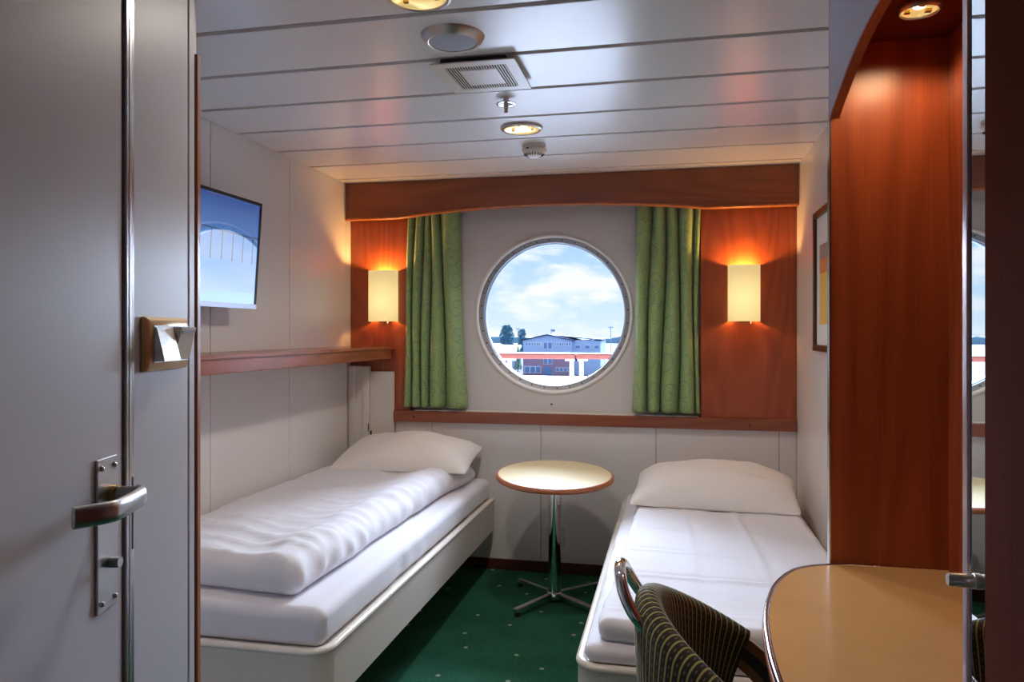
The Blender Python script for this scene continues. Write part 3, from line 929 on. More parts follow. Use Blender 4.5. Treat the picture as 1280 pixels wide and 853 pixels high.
def duvet_right():
    lo, hi = (-.196, 2.035, .4585), (.565, 3.75, .512)
    creases = [2.14, 2.47, 2.76, 3.08, 3.36]
    def f(p, d):
        q = p.copy()
        u = (p.x - lo[0]) / (hi[0] - lo[0]); v = (p.y - lo[1]) / (hi[1] - lo[1])
        q.x += .02 * nz(p.y * 2.5, 3.1) * (1 - u) - .05 * (u) * v * .8 + .035 * (1 - u) * v
        topf = max(0, min(1, (p.z - lo[2]) / (hi[2] - lo[2])))
        h = .006 * nz(p.x * 3, p.y * 2, 14) + .003 * nz(p.x * 9, p.y * 7, 3)
        for c in creases:
            dy = p.y - c + .02 * nz(p.x * 2, c) + .012 * (u - .5)
            s_ = .6 + .4 * nz(p.x * 3, c * 3)
            h += s_ * (.0095 * math.exp(-(dy / .012) ** 2) - .007 * math.exp(-((dy - .022) / .014) ** 2))
        for cx_, a in ((.27, .010), (.05, .004)):
            dx = p.x - cx_ - .04 * nz(p.y * 2, cx_) + .05 * (v - .5)
            h += a * (math.exp(-(dx / .014) ** 2) - .6 * math.exp(-((dx - .028) / .018) ** 2)) * max(0, .5 + nz(p.y * 3, 5) + v * .5)
        # diagonal pulls below the pillow
        h += .009 * max(0, v - .55) * 2 * ridge(p.x * 6 + p.y * 3, p.y * 1.5, 4) ** 2
        h += .022 * max(0, (.10 - v) / .10) * (.6 + .6 * nz(p.x * 3, 2.2))
        q.z += h * topf
        if abs(d.x) > .3 or abs(d.y) > .3:
            w = .006 * ridge(p.x * 9, p.y * 9, p.z * 6) * max(abs(d.x), abs(d.y))
            q.x += w * d.x; q.y += w * d.y
        return q
    bm = rounded_block(lo, hi, .03, .014, f, rz=.025)
    o = finish('duvet', bm, M['linen'], None, smooth=True, loc=(.19, 2.9, .455))
    tag(o, 'flat white duvet with ironed fold creases on the right bed', 'duvet', 'white duvets')
duvet_right()

# pillows
def pillow(center, w, dpt, hgt, rz, tilt, label, seed):
    n = 44
    bm = bmesh.new()
    rot = Matrix.Rotation(rz, 3, 'Z') @ Matrix.Rotation(tilt, 3, 'X')
    def P(a, b, top):
        pin = 1 - .05 * (1 - b * b) * abs(a) ** 3 - .045 * abs(b) ** 6
        pin2 = 1 - .07 * (1 - a * a) * abs(b) ** 3 - .06 * abs(a) ** 6
        x = w / 2 * a * pin; y = dpt / 2 * b * pin2
        k = max(0, (1 - abs(a) ** 2.6)) ** .62 * max(0, (1 - abs(b) ** 2.4)) ** .62
        z = hgt * k * (.78 if top else -.22)
        z += (.020 * nz(a * 2.2 + seed, b * 2.0, .5) + .008 * nz(a * 5, b * 4 + seed, 2.2)) * k * (1 if top else .2)
        # gathers running in from the corners and ends
        ed = max(abs(a), abs(b))
        z += .010 * max(0, ed - .55) * 2 * ridge(b * 6 + seed, a * 3.0, .3) * (1 - ed) * 3
        p = rot @ Vector((x, y, z))
        return Vector(center) + p
    grid = {}
    for top in (True, False):
        for i in range(n + 1):
            for j in range(n + 1):
                a = math.sin(PI / 2 * (2 * i / n - 1)); b = math.sin(PI / 2 * (2 * j / n - 1))
                if not top and (i in (0, n) or j in (0, n)): grid[top, i, j] = grid[True, i, j]
                else: grid[top, i, j] = bm.verts.new(P(a, b, top))
        for i in range(n):
            for j in range(n):
                q = [grid[top, i, j], grid[top, i + 1, j], grid[top, i + 1, j + 1], grid[top, i, j + 1]]
                bm.faces.new(q if top else list(reversed(q)))
    o = finish('pillow', bm, M['pillowcase'], None, smooth=True, loc=(center[0], center[1], center[2] - .03))
    tag(o, label, 'pillow', 'white pillows')
pillow((-1.368, 3.765, .640), .74, .44, .150, math.radians(2), math.radians(10), 'plump white pillow at the head of the left bed near the corner', 1.7)
pillow((.185, 3.645, .555), .755, .50, .165, math.radians(-4), math.radians(8), 'plump white pillow at the head of the right bed', 5.2)

# ------------------------------------------------------------------ pedestal table (its top leans a little)
def table():
    cx, cy = -.562, 3.60
    r = empty('pedestal_table', (cx, cy, 0), 'small round cream topped pedestal table between the two beds', 'table')
    zc = .598
    tl = Matrix.Translation((cx, cy, zc)) @ Matrix.Rotation(math.radians(3.6), 4, 'X') @ Matrix.Rotation(math.radians(1.2), 4, 'Y')
    def part(name, prof, m):
        bm = bmesh.new(); add_lathe(bm, prof, (0, 0, 0), 'z', 96)
        bmesh.ops.transform(bm, matrix=tl, verts=bm.verts); return finish(name, bm, m, r, smooth=True, autos=30)
    part('table_top', [(0, .0205), (.272, .0205), (.273, .018), (.273, -.004), (0, -.004)], M['cream_top'])
    part('table_rim', [(.2725, .0200), (.278, .0195), (.285, .012), (.285, .002), (.278, -.006), (.262, -.008), (.262, -.004), (.2725, -.004)], M['table_edge'])
    lathe('column', [(0, .035), (.030, .035), (.0305, .05), (.0305, .40), (.0305, .565), (.030, .589), (0, .589)], (cx, cy, 0), M['chrome'], r, seg=40)
    part('top_plate', [(0, -.016), (.12, -.014), (.12, -.0085), (0, -.0085)], M['black'])
    lathe('hub', [(0, .018), (.040, .018), (.042, .03), (.036, .046), (.030, .05), (0, .05)], (cx, cy, 0), M['chrome'], r, seg=40)
    a0 = math.radians(37)
    for k in range(4):
        t = math.radians([47, 140, 239, 325][k])
        dx, dy = math.cos(t), math.sin(t)
        bm = bmesh.new()
        pa, pb = Vector((cx + .03 * dx, cy + .03 * dy, .036)), Vector((cx + .285 * dx, cy + .285 * dy, .030))
        nrm = Vector((-dy, dx, 0)) * .0145
        p = [pa - nrm - Vector((0, 0, .012)), pb - nrm - Vector((0, 0, .009)), pb + nrm - Vector((0, 0, .009)), pa + nrm - Vector((0, 0, .012)),
             pa - nrm + Vector((0, 0, .010)), pb - nrm + Vector((0, 0, .008)), pb + nrm + Vector((0, 0, .008)), pa + nrm + Vector((0, 0, .010))]
        add_hexa(bm, p); bmesh.ops.bevel(bm, geom=list(bm.edges), offset=.003, segments=2, affect='EDGES')
        g = finish('foot', bm, M['chrome'], r, smooth=True, autos=40)
        lathe('glide', [(0, 0), (.012, 0), (.013, .004), (.013, .016), (.006, .022), (0, .022)], (pb.x - .018 * dx, pb.y - .018 * dy, 0), M['rubber'], g, seg=16)
table()
# socket plate behind the column
box_ = box('wall_socket_plate', (-.676, YB - .009, .138), (-.576, YB, .248), M['grey_case'], None, bev=.003, loc=(-.626, YB, .138))
tag(box_, 'pale plate low on the back wall behind the table column', 'socket plate')

# ------------------------------------------------------------------ chair
def chair():
    cx, cy = .165, 1.50
    r = empty('upholstered_chair', (cx, cy, 0), 'striped barrel back chair with chrome grip pulled up to the desk', 'chair')
    A, B, TH = .240, .232, .052
    # section loop: (fraction of thickness from outer 0 .. inner 1, fraction of height)
    sect = []
    K = 10
    for k in range(9): sect.append((0.0, .02 + .88 * k / 8))                 # outer face upwards
    for k in range(1, K): 
        t = PI * k / K; sect.append((.5 - .5 * math.cos(t), .905 + .095 * math.sin(t)))
    for k in range(9): sect.append((1.0, .90 - .88 * k / 8))
    sect.append((.5, 0))
    def pt(s, fr, fz):
        ph = math.radians(s * (60 + 21 * fz ** 1.2))
        zb = .43 + .03 * abs(s) ** 2
        zt = .802 - .150 * abs(s) ** 1.6
        z = zb + (zt - zb) * fz
        bulge = .012 * math.sin(PI * min(1, fz)) * (1 - abs(s) ** 4)
        lean = -.035 * fz * max(0, math.cos(ph))                                # back leans outwards
        th = TH * (1 - .25 * abs(s) ** 6)
        o = fr * th - (bulge if fr < .5 else -bulge * .3)
        return Vector((cx + .035 - (A - o) * math.cos(ph) + lean, cy + (B - o) * math.sin(ph), z))
    ns = 72
    bm = bmesh.new(); uvl = bm.loops.layers.uv.new('UVMap')
    rings = [[bm.verts.new(pt(2 * i / ns - 1, fr, fz)) for fr, fz in sect] for i in range(ns + 1)]
    vlen = [0]
    for k in range(1, len(sect) + 1):
        a, b = pt(0, *sect[k - 1]), pt(0, *sect[k % len(sect)]); vlen.append(vlen[-1] + (a - b).length)
    nk = len(sect)
    def face(q, uvs):
        f = bm.faces.new(q)
        for lp_, u in zip(f.loops, uvs): lp_[uvl].uv = u
    SN = 46
    for i in range(ns):
        for k in range(nk):
            q = (k + 1) % nk
            u0, u1 = SN * i / ns, SN * (i + 1) / ns
            face((rings[i][k], rings[i + 1][k], rings[i + 1][q], rings[i][q]), ((u0, vlen[k]), (u1, vlen[k]), (u1, vlen[k + 1]), (u0, vlen[k + 1])))
    # padded ends
    for ring, sg, u in ((rings[0], -1, 0), (rings[-1], 1, SN)):
        c_ = sum((v.co for v in ring), Vector()) / nk
        tng = (pt(sg, .5, .5) - pt(sg * .97, .5, .5)).normalized()
        prevr = ring
        for fsc, ext in ((.93, .007), (.75, .012), (.4, .015)):
            nr = [bm.verts.new(c_ + (v.co - c_) * Vector((1, 1, 1)).x * (1 - (1 - fsc) * .35) + tng * ext if False else v.co.lerp(Vector(((ring[0].co.x + v.co.x) / 2, (ring[0].co.y + v.co.y) / 2, v.co.z)), 1 - fsc) + tng * ext) for v in ring]
            for k in range(nk):
                q = (k + 1) % nk
                face((prevr[k], prevr[q], nr[q], nr[k]), ((u + .2, vlen[k]), (u + .2, vlen[k + 1]), (u + .35, vlen[k + 1]), (u + .35, vlen[k])))
            prevr = nr
        face(prevr, [(u + .3, 0)] * nk)
    finish('backrest', bm, M['chair_cloth'], r, smooth=True, autos=70)
    # piping along the inner top border
    # seat cushion
    bm = rounded_block((cx - .19, cy - .215, .38), (cx + .25, cy + .215, .47), .04, .03, lambda p, d: Vector((p.x, p.y, p.z + (.012 * (1 - ((p.x - cx) / .25) ** 2) if d.z > 0 or d.length < 1e-6 else 0))))
    uvl = bm.loops.layers.uv.new('UVMap')
    for f in bm.faces:
        for lp_ in f.loops: lp_[uvl].uv = (lp_.vert.co.y * 55, lp_.vert.co.x)
    finish('seat', bm, M['chair_cloth'], r, smooth=True, autos=70)
    # chrome grip on the top of the back
    hp = smooth_path([(-.062, 1.428, .760), (-.088, 1.425, .792), (-.106, 1.437, .826), (-.114, 1.462, .849), (-.117, 1.50, .857), (-.114, 1.538, .849), (-.106, 1.563, .826), (-.088, 1.575, .792), (-.062, 1.572, .760)], 8)
    tube('grip', [p + Vector((.014, 0, -.018)) for p in hp], .0115, M['chrome'], r, seg=16)
    # bent wooden arms that run down into the front legs, with a dark inlay
    for sg in (-1, 1):
        def Q(x, z, dy=0): return (x - .012, cy + sg * (.222 + dy), z)
        path = smooth_path([Q(.148, .606), Q(.170, .592), Q(.206, .559), Q(.252, .49), Q(.287, .40), Q(.317, .27), Q(.332, .13), Q(.337, .0)], 7)
        bm = bmesh.new(); add_tube(bm, path, .046, 4, flat=(.33, 1))
        a = finish('arm', bm, M['arm_wood'], r, smooth=True, autos=30)
        bm = bmesh.new(); add_tube(bm, path[:-2], .0175, 4, flat=(.96, 1))
        finish('inlay', bm, M['black'], a, smooth=True, autos=30)
    for sg in (-1, 1):
        tube('leg', smooth_path([(cx - .16, cy + sg * .15, .39), (cx - .19, cy + sg * .165, .2), (cx - .235, cy + sg * .18, .0)], 6), .014, M['arm_wood'], r, seg=10)
    box('seat_frame', (cx - .17, cy - .20, .345), (cx + .24, cy + .20, .385), M['arm_wood'], r, bev=.006)
    for sg in (-1, 1):
        box('crossbar', (cx + .075, cy + sg * .215 - .02, .35), (cx + .135, cy + sg * .235 + .015, .375), M['arm_wood'], r)
chair()

# ------------------------------------------------------------------ shelf along the left wall
def shelf():
    r = empty('wall_shelf', (XL, 3.0, 1.16), 'long cherry wood shelf along the left wall below the television', 'shelf')
    x1 = -1.55
    ya, yb_ = 1.33, YB - .006
    bm = bmesh.new()
    pts = [(XL + .001, ya), (x1 + .008, ya)]
    pts += [(x1 + .008, yb_ - .10)]
    for k in range(9):
        t = k / 8 * PI / 2
        pts.append((x1 + .008 - .0 + .0 * k, yb_ - .10 + .10 * k / 8))
    pts += [(XL + .001, yb_)]
    add_prism(bm, [(x, y, 1.206) for x, y in pts], (0, 0, .016))
    bmesh.ops.bevel(bm, geom=[e for e in bm.edges if abs(e.verts[0].co.x - x1 - .008) < 1e-4 and abs(e.verts[1].co.x - x1 - .008) < 1e-4 and abs(e.verts[0].co.z - e.verts[1].co.z) < 1e-5], offset=.004, segments=2, affect='EDGES')
    finish('shelf_board', bm, M['cherry_y'], r, smooth=True, autos=40)
    box('fascia', (x1 - .018, ya, 1.154), (x1, yb_ - .03, 1.206), M['cherry_y'], r, bev=.003)
    box('wall_batten', (XL + .001, ya, 1.17), (XL + .02, yb_ - .03, 1.206), M['cherry_y'], r)
shelf()

# white housing in the corner under the shelf
def housing():
    r = empty('corner_housing', (-1.70, YB, .45), 'white metal corner cover below the shelf behind the left pillow', 'cover')
    ct = -1.682
    box('profile', (XL + .002, YB - .047, .51), (ct, YB - .010, 1.112), M['white_metal'], r, bev=.006)
    box('ridge', (XL + .015, YB - .056, .52), (XL + .045, YB - .046, 1.108), M['white_metal'], r, bev=.004)
    box('ridge', (ct - .035, YB - .054, .52), (ct - .008, YB - .046, 1.108), M['white_metal'], r, bev=.004)
    f = box('flat_cover', (ct + .001, YB - .030, .51), (-1.540, YB - .010, 1.080), M['white_metal'], r, bev=.003)
    box('slot', (ct - .004, YB - .0485, .745), (ct - .0005, YB - .0425, .785), M['dark_slot'], r)
    box('slot', (ct + .002, YB - .0315, .722), (ct + .012, YB - .0295, .745), M['dark_slot'], r)
housing()

# ------------------------------------------------------------------ television
def tv():
    y0, y1 = 2.10, 2.836
    r = empty('television', (XL, 2.45, 1.6), 'thin black television tilted on the left wall above the shelf', 'television')
    zb, zt = 1.398, 1.8355
    xb, xt = -1.702, -1.672                      # tilts forward at the top
    up = Vector((xt - xb, 0, zt - zb)).normalized(); nrm = Vector((up.z, 0, -up.x))
    o = Vector((xb, 0, zb)); H = (Vector((xt, 0, zt)) - o).length
    def P(y, h, n): return Vector((0, y, 0)) + o + up * h + nrm * n
    def blk(name, ya, yb_, h0, h1, n0, n1, m, bev=0):
        bm = bmesh.new()
        add_hexa(bm, [P(ya, h0, n0), P(yb_, h0, n0), P(yb_, h0, n1), P(ya, h0, n1), P(ya, h1, n0), P(yb_, h1, n0), P(yb_, h1, n1), P(ya, h1, n1)])
        if bev: bmesh.ops.bevel(bm, geom=list(bm.edges), offset=bev, segments=2, affect='EDGES')
        return finish(name, bm, m, r, smooth=bev > 0, autos=40)
    blk('casing', y0, y1, 0, H, -.022, -.001, M['black'], .004)
    b = .013
    blk('bezel', y0, y1, H - b, H, -.001, .0035, M['black'], .001)
    blk('bezel', y0, y0 + b, b + .006, H - b, -.001, .0035, M['black'], .001)
    blk('bezel', y1 - b, y1, b + .006, H - b, -.001, .0035, M['black'], .001)
    blk('bottom_bezel', y0, y1, 0, b + .006, -.001, .0045, M['alu'], .001)
    bm = bmesh.new(); uvl = bm.loops.layers.uv.new('UVMap')
    q = [P(y0 + b, b + .006, .0005), P(y1 - b, b + .006, .0005), P(y1 - b, H - b, .0005), P(y0 + b, H - b, .0005)]
    f = bm.faces.new([bm.verts.new(p) for p in q])
    for lp_, u in zip(f.loops, ((0, 0), (1, 0), (1, 1), (0, 1))): lp_[uvl].uv = u
    finish('screen', bm, M['tv_picture'], r)
    box('wall_bracket', (XL, 2.35, 1.52), (XL + .09, 2.55, 1.72), M['black'], r)
tv()

# ------------------------------------------------------------------ wall lamps
def sconce(x, z0, label):
    yb_ = YB - .004
    r = empty('wall_lamp', (x, yb_, z0), label, 'lamp', 'wall lamps beside the window')
    w, h, dp = .154, .286, .080
    # shade: shallow arc in plan, open above and below
    bm = bmesh.new(); prof = []
    n = 20
    rad = .30
    prof.append((-w / 2, 0.0)); 
    half = math.asin(w / 2 / .17)
    for i in range(n + 1):
        t = -half + 2 * half * i / n
        prof.append((.17 * math.sin(t), -dp + .17 * (1 - math.cos(t))))
    prof.append((w / 2, 0.0))
    def inset(p): return (p[0] * .985, p[1] * .985)
    cols = []
    for p in prof:
        q = inset(p)
        cols.append([bm.verts.new((x + p[0], yb_ + p[1], z0)), bm.verts.new((x + p[0], yb_ + p[1], z0 + h)), bm.verts.new((x + q[0], yb_ + q[1], z0 + h)), bm.verts.new((x + q[0], yb_ + q[1], z0))])
    for a, b in zip(cols[:-1], cols[1:]):
        for k in range(4): bm.faces.new((a[k], b[k], b[(k + 1) % 4], a[(k + 1) % 4]))
    bm.faces.new(cols[0]); bm.faces.new(list(reversed(cols[-1])))
    s = finish('lamp_shade', bm, M['shade'], r, smooth=True, autos=35)
    box('back_plate', (x - .035, yb_ - .012, z0 + .05), (x + .035, yb_, z0 + .20), M['white_metal'], r, bev=.002)
    tube('lamp_holder', [(x, yb_ - .010, z0 + .085), (x, yb_ - .035, z0 + .085), (x, yb_ - .04, z0 + .10)], .012, M['white_metal'], r)
    box('bottom_plate', (x - .045, yb_ - .055, z0 + .002), (x + .045, yb_ - .002, z0 + .006), M['white_metal'], r)
    bm = bmesh.new(); bmesh.ops.create_uvsphere(bm, u_segments=16, v_segments=10, radius=.022, matrix=Matrix.Translation((x, yb_ - .040, z0 + .128)))
    finish('bulb', bm, M['lamp_glow'], r, smooth=True)
    tube('pull_switch', [(x + .032, yb_ - .045, z0 + .004), (x + .032, yb_ - .048, z0 - .012)], .003, M['chrome'], r, seg=8)
    ld = bpy.data.lights.new('sconce_light', 'POINT'); ld.energy = 5.5; ld.color = (1, .52, .15); ld.shadow_soft_size = .012
    for zz in (.255, .040):
        lo = bpy.data.objects.new('lamp_light', ld if zz > .1 else ld.copy()); lo.location = (0, -.042, zz); lo.parent = r; C.objects.link(lo)
        if zz < .1: lo.data.energy = 1.6
    return r
SL = sconce(-1.599, 1.3625, 'lit cream wall lamp on the wood panel left of the window')
SR = copy_tree(SL); SR.location = (.3505, YB - .004, 1.357)
SR['label'] = 'lit cream wall lamp on the wood panel right of the window'

# ------------------------------------------------------------------ curtains
def curtain(name, xt0, xt1, xb0, xb1, zt_fn, zb, cuts, y0, amp, label):
    nf = len(cuts) - 1
    r = None
    bm = bmesh.new(); uvl = bm.loops.layers.uv.new('UVMap')
    nu, nv = 26 * nf, 44
    width = (xb1 - xb0) * 1.75
    def fold(s):
        s = min(.99999, max(0, s))
        for a, b in zip(cuts[:-1], cuts[1:]):
            if s < b: break
        t = (s - a) / (b - a)
        return (1 - abs(2 * t - 1) ** 2.6) * min(1, (b - a) / .2) ** .5
    grid = []
    for j in range(nv + 1):
        v = j / nv; row = []
        for i in range(nu + 1):
            s = i / nu
            zt = zt_fn(s)
            z = zb + (zt - zb) * v
            k = (1 - v)
            x0 = xt0 + (xb0 - xt0) * k ** 1.3; x1 = xt1 + (xb1 - xt1) * k ** 1.3
            f = fold(s + .012 * math.sin(3 * v + 6 * s))
            a = amp * (.75 + .25 * k)
            x = x0 + (x1 - x0) * s + .006 * math.sin(5 * v + 9 * s)
            y = y0 - a * f + .004 * math.sin(7 * v + 4 * s)
            row.append((bm.verts.new((x, y, z)), (s * width, z)))
        grid.append(row)
    for j in range(nv):
        for i in range(nu):
            q = [grid[j][i], grid[j][i + 1], grid[j + 1][i + 1], grid[j + 1][i]]
            f = bm.faces.new([a for a, _ in q])
            for lp_, (_, uv) in zip(f.loops, q): lp_[uvl].uv = uv
    o = finish(name, bm, M['curtain'], None, smooth=True, loc=((xb0 + xb1) / 2, y0, zb))
    md = o.modifiers.new('thickness', 'SOLIDIFY'); md.thickness = .0025; md.offset = 1
    tag(o, label, 'curtain', 'green curtains')
    return o
def pel_z(x): 
    t = (x + 1.50) / 1.655
    return 1.965 + .04 * (math.sin(PI * min(1, max(0, t))) ** .85)
curtain('curtain', -1.462, -1.172, -1.492, -1.122, lambda s: pel_z(-1.46 + .29 * s), .884, [0, .13, .29, .43, .66, 1], YB + .030, .088, 'green scroll patterned curtain at the left side of the porthole')
curtain('curtain', -.185, .136, -.215, .132, lambda s: pel_z(-.18 + .32 * s), .884, [0, .22, .44, .68, .92, 1], YB + .030, .092, 'green scroll patterned curtain at the right side of the porthole')
# ------------------------------------------------------------------ picture on the right wall
def picture():
    r = empty('framed_picture', (XR, 3.2, 1.22), 'dark framed orange and yellow picture on the right wall', 'picture')
    y0, y1, z0, z1 = 2.93, 3.460, 1.222, 1.812
    fw, t = .026, .022
    for a, b, c, d in ((y0, y1, z0, z0 + fw), (y0, y1, z1 - fw, z1), (y0, y0 + fw, z0 + fw, z1 - fw), (y1 - fw, y1, z0 + fw, z1 - fw)):
        box('frame_side', (XR - t, a, c), (XR, b, d), M['frame_dark'], r, bev=.002)
    box('mount', (XR - .008, y0 + fw, z0 + fw), (XR - .003, y1 - fw, z1 - fw), M['paper'], r)
    box('print', (XR - .0095, y0 + .10, 1.335), (XR - .0078, y1 - .095, 1.545), M['print_yellow'], r)
    box('print', (XR - .0095, y0 + .10, 1.545), (XR - .0078, y1 - .095, 1.605), M['print_orange'], r)
    box('print', (XR - .0095, y0 + .10, 1.605), (XR - .0078, y1 - .095, 1.665), M['print_grey'], r)
picture()

# ------------------------------------------------------------------ ceiling fittings
def downlight(x, y, z, rad, label, energy, col, group='recessed ceiling lights', spot=150, tint=None):
    r = empty('downlight', (x, y, z), label, 'lamp', group)
    k = rad / .085
    lathe('ring', [(.072 * k, .002), (.072 * k, -.010), (.076 * k, -.014), (.084 * k, -.010), (.087 * k, -.003), (.087 * k, .0)], (x, y, z), M['satin_nickel'], r, seg=56)
    lathe('reflector', [(.071 * k, -.009), (.060 * k, -.004), (.042 * k, -.0015), (.025 * k, -.0012)], (x, y, z), M['reflector'], r, seg=40)
    lathe('lamp_disc', [(0, -.0035), (.020 * k, -.0032), (.024 * k, -.0012)], (x, y, z), M['lamp_glow'], r, seg=24)
    for i in range(3):
        t = 2 * PI * i / 3 + .5
        box('fin', (x + .047 * k * math.cos(t) - .006, y + .047 * k * math.sin(t) - .006, z - .009), (x + .047 * k * math.cos(t) + .006, y + .047 * k * math.sin(t) + .006, z - .003), M['brass'], r)
    ld = bpy.data.lights.new('downlight', 'SPOT'); ld.energy = energy; ld.color = col; ld.spot_size = math.radians(spot); ld.spot_blend = .6 if rad > .06 else .25; ld.shadow_soft_size = .05
    lo = bpy.data.objects.new('lamp_light', ld); lo.location = (0, 0, -.03 if rad > .06 else -.016); lo.parent = r; C.objects.link(lo)
    return r
WARM = (1, .91, .80)
d1 = downlight(-.609, 3.024, CZ, .085, 'lit recessed ceiling light between sprinkler and smoke detector', 19, WARM)
d2 = copy_tree(d1); d2.location = (-.620, 1.775, CZ); d2['label'] = 'lit recessed ceiling light cut by the top edge of the view'
downlight(.513, 1.752, 1.997, .043, 'small lit spot under the top panel of the wooden alcove', 5.5, (1, .66, .36), 'alcove lights', 154)

def speaker():
    x, y = -.613, 2.052
    r = empty('ceiling_speaker', (x, y, CZ), 'round grey ceiling loudspeaker with nickel rim beside the vent', 'loudspeaker')
    lathe('rim', [(.068, -.020), (.071, -.021), (.086, -.010), (.091, .0), (.068, .0)], (x, y, CZ), M['satin_nickel'], r, seg=64, closed=True)
    lathe('mesh_cover', [(0, -.021), (.03, -.0208), (.060, -.0195), (.0685, -.017), (.0685, -.002), (0, -.002)], (x, y, CZ), M['speaker_mesh'], r, seg=64)
speaker()

def vent():
    y0, y1, x0, x1 = 2.208, 2.490, -.733, -.467
    r = empty('ceiling_vent', ((x0 + x1) / 2, (y0 + y1) / 2, CZ), 'square white slotted ceiling vent standing off the panels', 'vent')
    zt, zb = CZ - .016, CZ - .020
    box('housing', (x0 + .03, y0 + .012, zt + .0005), (x1 - .03, y1 - .03, CZ), M['dark_slot'], r)
    # plate built round the slots: bars of the grille
    bx, by = .036, .036
    sx0, sx1, sy0, sy1 = x0 + bx, x1 - bx, y0 + by, y1 - by
    for a, b, c, d in ((x0, x1, y0, sy0), (x0, x1, sy1, y1), (x0, sx0, sy0, sy1), (sx1, x1, sy0, sy1)):
        box('cover_frame', (a, c, zb), (b, d, zt), M['white_metal'], r)
    sw = .036
    box('centre_plate', (sx0 + sw, sy0 + sw, zb), (sx1 - sw, sy1 - sw, zt), M['white_metal'], r)
    # slats run across the picture's depth all round the square
    n = 23; pitch = (sx1 - sx0) / n
    bm = bmesh.new()
    for i in range(n):
        x = sx0 + (i + .28) * pitch
        for c, d in ((sy0, sy0 + sw), (sy1 - sw, sy1)): add_box(bm, (x, c, zb), (x + pitch * .42, d, zb + .0012))
        if x < sx0 + sw or x > sx1 - sw: add_box(bm, (x, sy0 + sw, zb), (x + pitch * .42, sy1 - sw, zb + .0012))
    g = finish('grille_slats', bm, M['white_metal'], r); g['kind'] = 'stuff'
vent()

def sprinkler():
    x, y = -.590, 2.645
    r = empty('sprinkler_head', (x, y, CZ), 'small chrome sprinkler head hanging from the ceiling', 'sprinkler')
    lathe('escutcheon', [(0, -.016), (.010, -.016), (.024, -.022), (.035, -.020), (.036, -.017), (.024, -.017), (.010, -.010), (.010, 0)], (x, y, CZ), M['chrome'], r, seg=32)
    lathe('nozzle', [(0, -.052), (.005, -.052), (.007, -.046), (.007, -.034), (.010, -.032), (.010, -.016), (0, -.016)], (x, y, CZ), M['satin_nickel'], r, seg=20)
sprinkler()

def smoke():
    x, y = -.612, 3.325
    r = empty('smoke_detector', (x, y, CZ), 'off white round smoke detector on the ceiling near the window', 'detector')
    lathe('base', [(0, -.014), (.048, -.014), (.052, -.010), (.052, 0), (0, 0)], (x, y, CZ), M['detector'], r, seg=40)
    lathe('head', [(0, -.050), (.028, -.050), (.046, -.040), (.055, -.028), (.055, -.020), (.048, -.014), (0, -.014)], (x, y, CZ), M['detector'], r, seg=40)
    for i in range(20):
        t = 2 * PI * i / 20; c, s = math.cos(t), math.sin(t)
        p0, p1 = Vector((x + .033 * c, y + .033 * s, CZ - .0482)), Vector((x + .046 * c, y + .046 * s, CZ - .0405))
        bm = bmesh.new(); add_tube(bm, [p0, p1], .0022, 6); finish('slot', bm, M['dark_slot'], r)
    lathe('sensor_cap', [(0, -.055), (.020, -.055), (.027, -.0495), (0, -.0495)], (x, y, CZ), M['lens_white'], r, seg=32)
    box('red_lamp', (x - .026, y - .0555, CZ - .025), (x - .014, y - .050, CZ - .021), M['dark_slot'], r)
smoke()

# ================================================================== outside
GZ = -7.2
g = struct(box('quay_ground', (-260, 8, GZ - .5), (200, 700, GZ), M['quay']))
tag(struct(box('ship_deck', (-8, 4.22, .80), (8, 5.598, .945), M['ship_white'])))
def railing():
    r = empty('ship_railing', (-.8, 6.0, -.02), 'white ship bulwark with salmon handrail outside the porthole', 'railing')
    box('bulwark', (-8, 5.6, -.6), (8, 6.10, .945), M['ship_white'], r, bev=.02)
    box('handrail', (-8, 5.965, 1.088), (-.765, 6.055, 1.130), M['teak'], r, bev=.014, seg=3)
    box('handrail', (-.762, 5.965, 1.088), (8, 6.055, 1.130), M['teak'], r, bev=.014, seg=3)
    box('rail_highlight', (-8, 5.975, 1.1285), (8, 6.045, 1.137), M['ship_white'], r, bev=.004)  # white strip laid on the handrail as its painted highlight
    for x in (-2.7, -1.31, -.80, -.722, .6, 1.9):
        p = box('post', (x - .015, 5.99, .93), (x + .015, 6.03, 1.075), M['ship_white'], r, bev=.003)
        box('bracket', (x - .05, 5.985, 1.072), (x + .05, 6.035, 1.089), M['ship_white'], p)
railing()

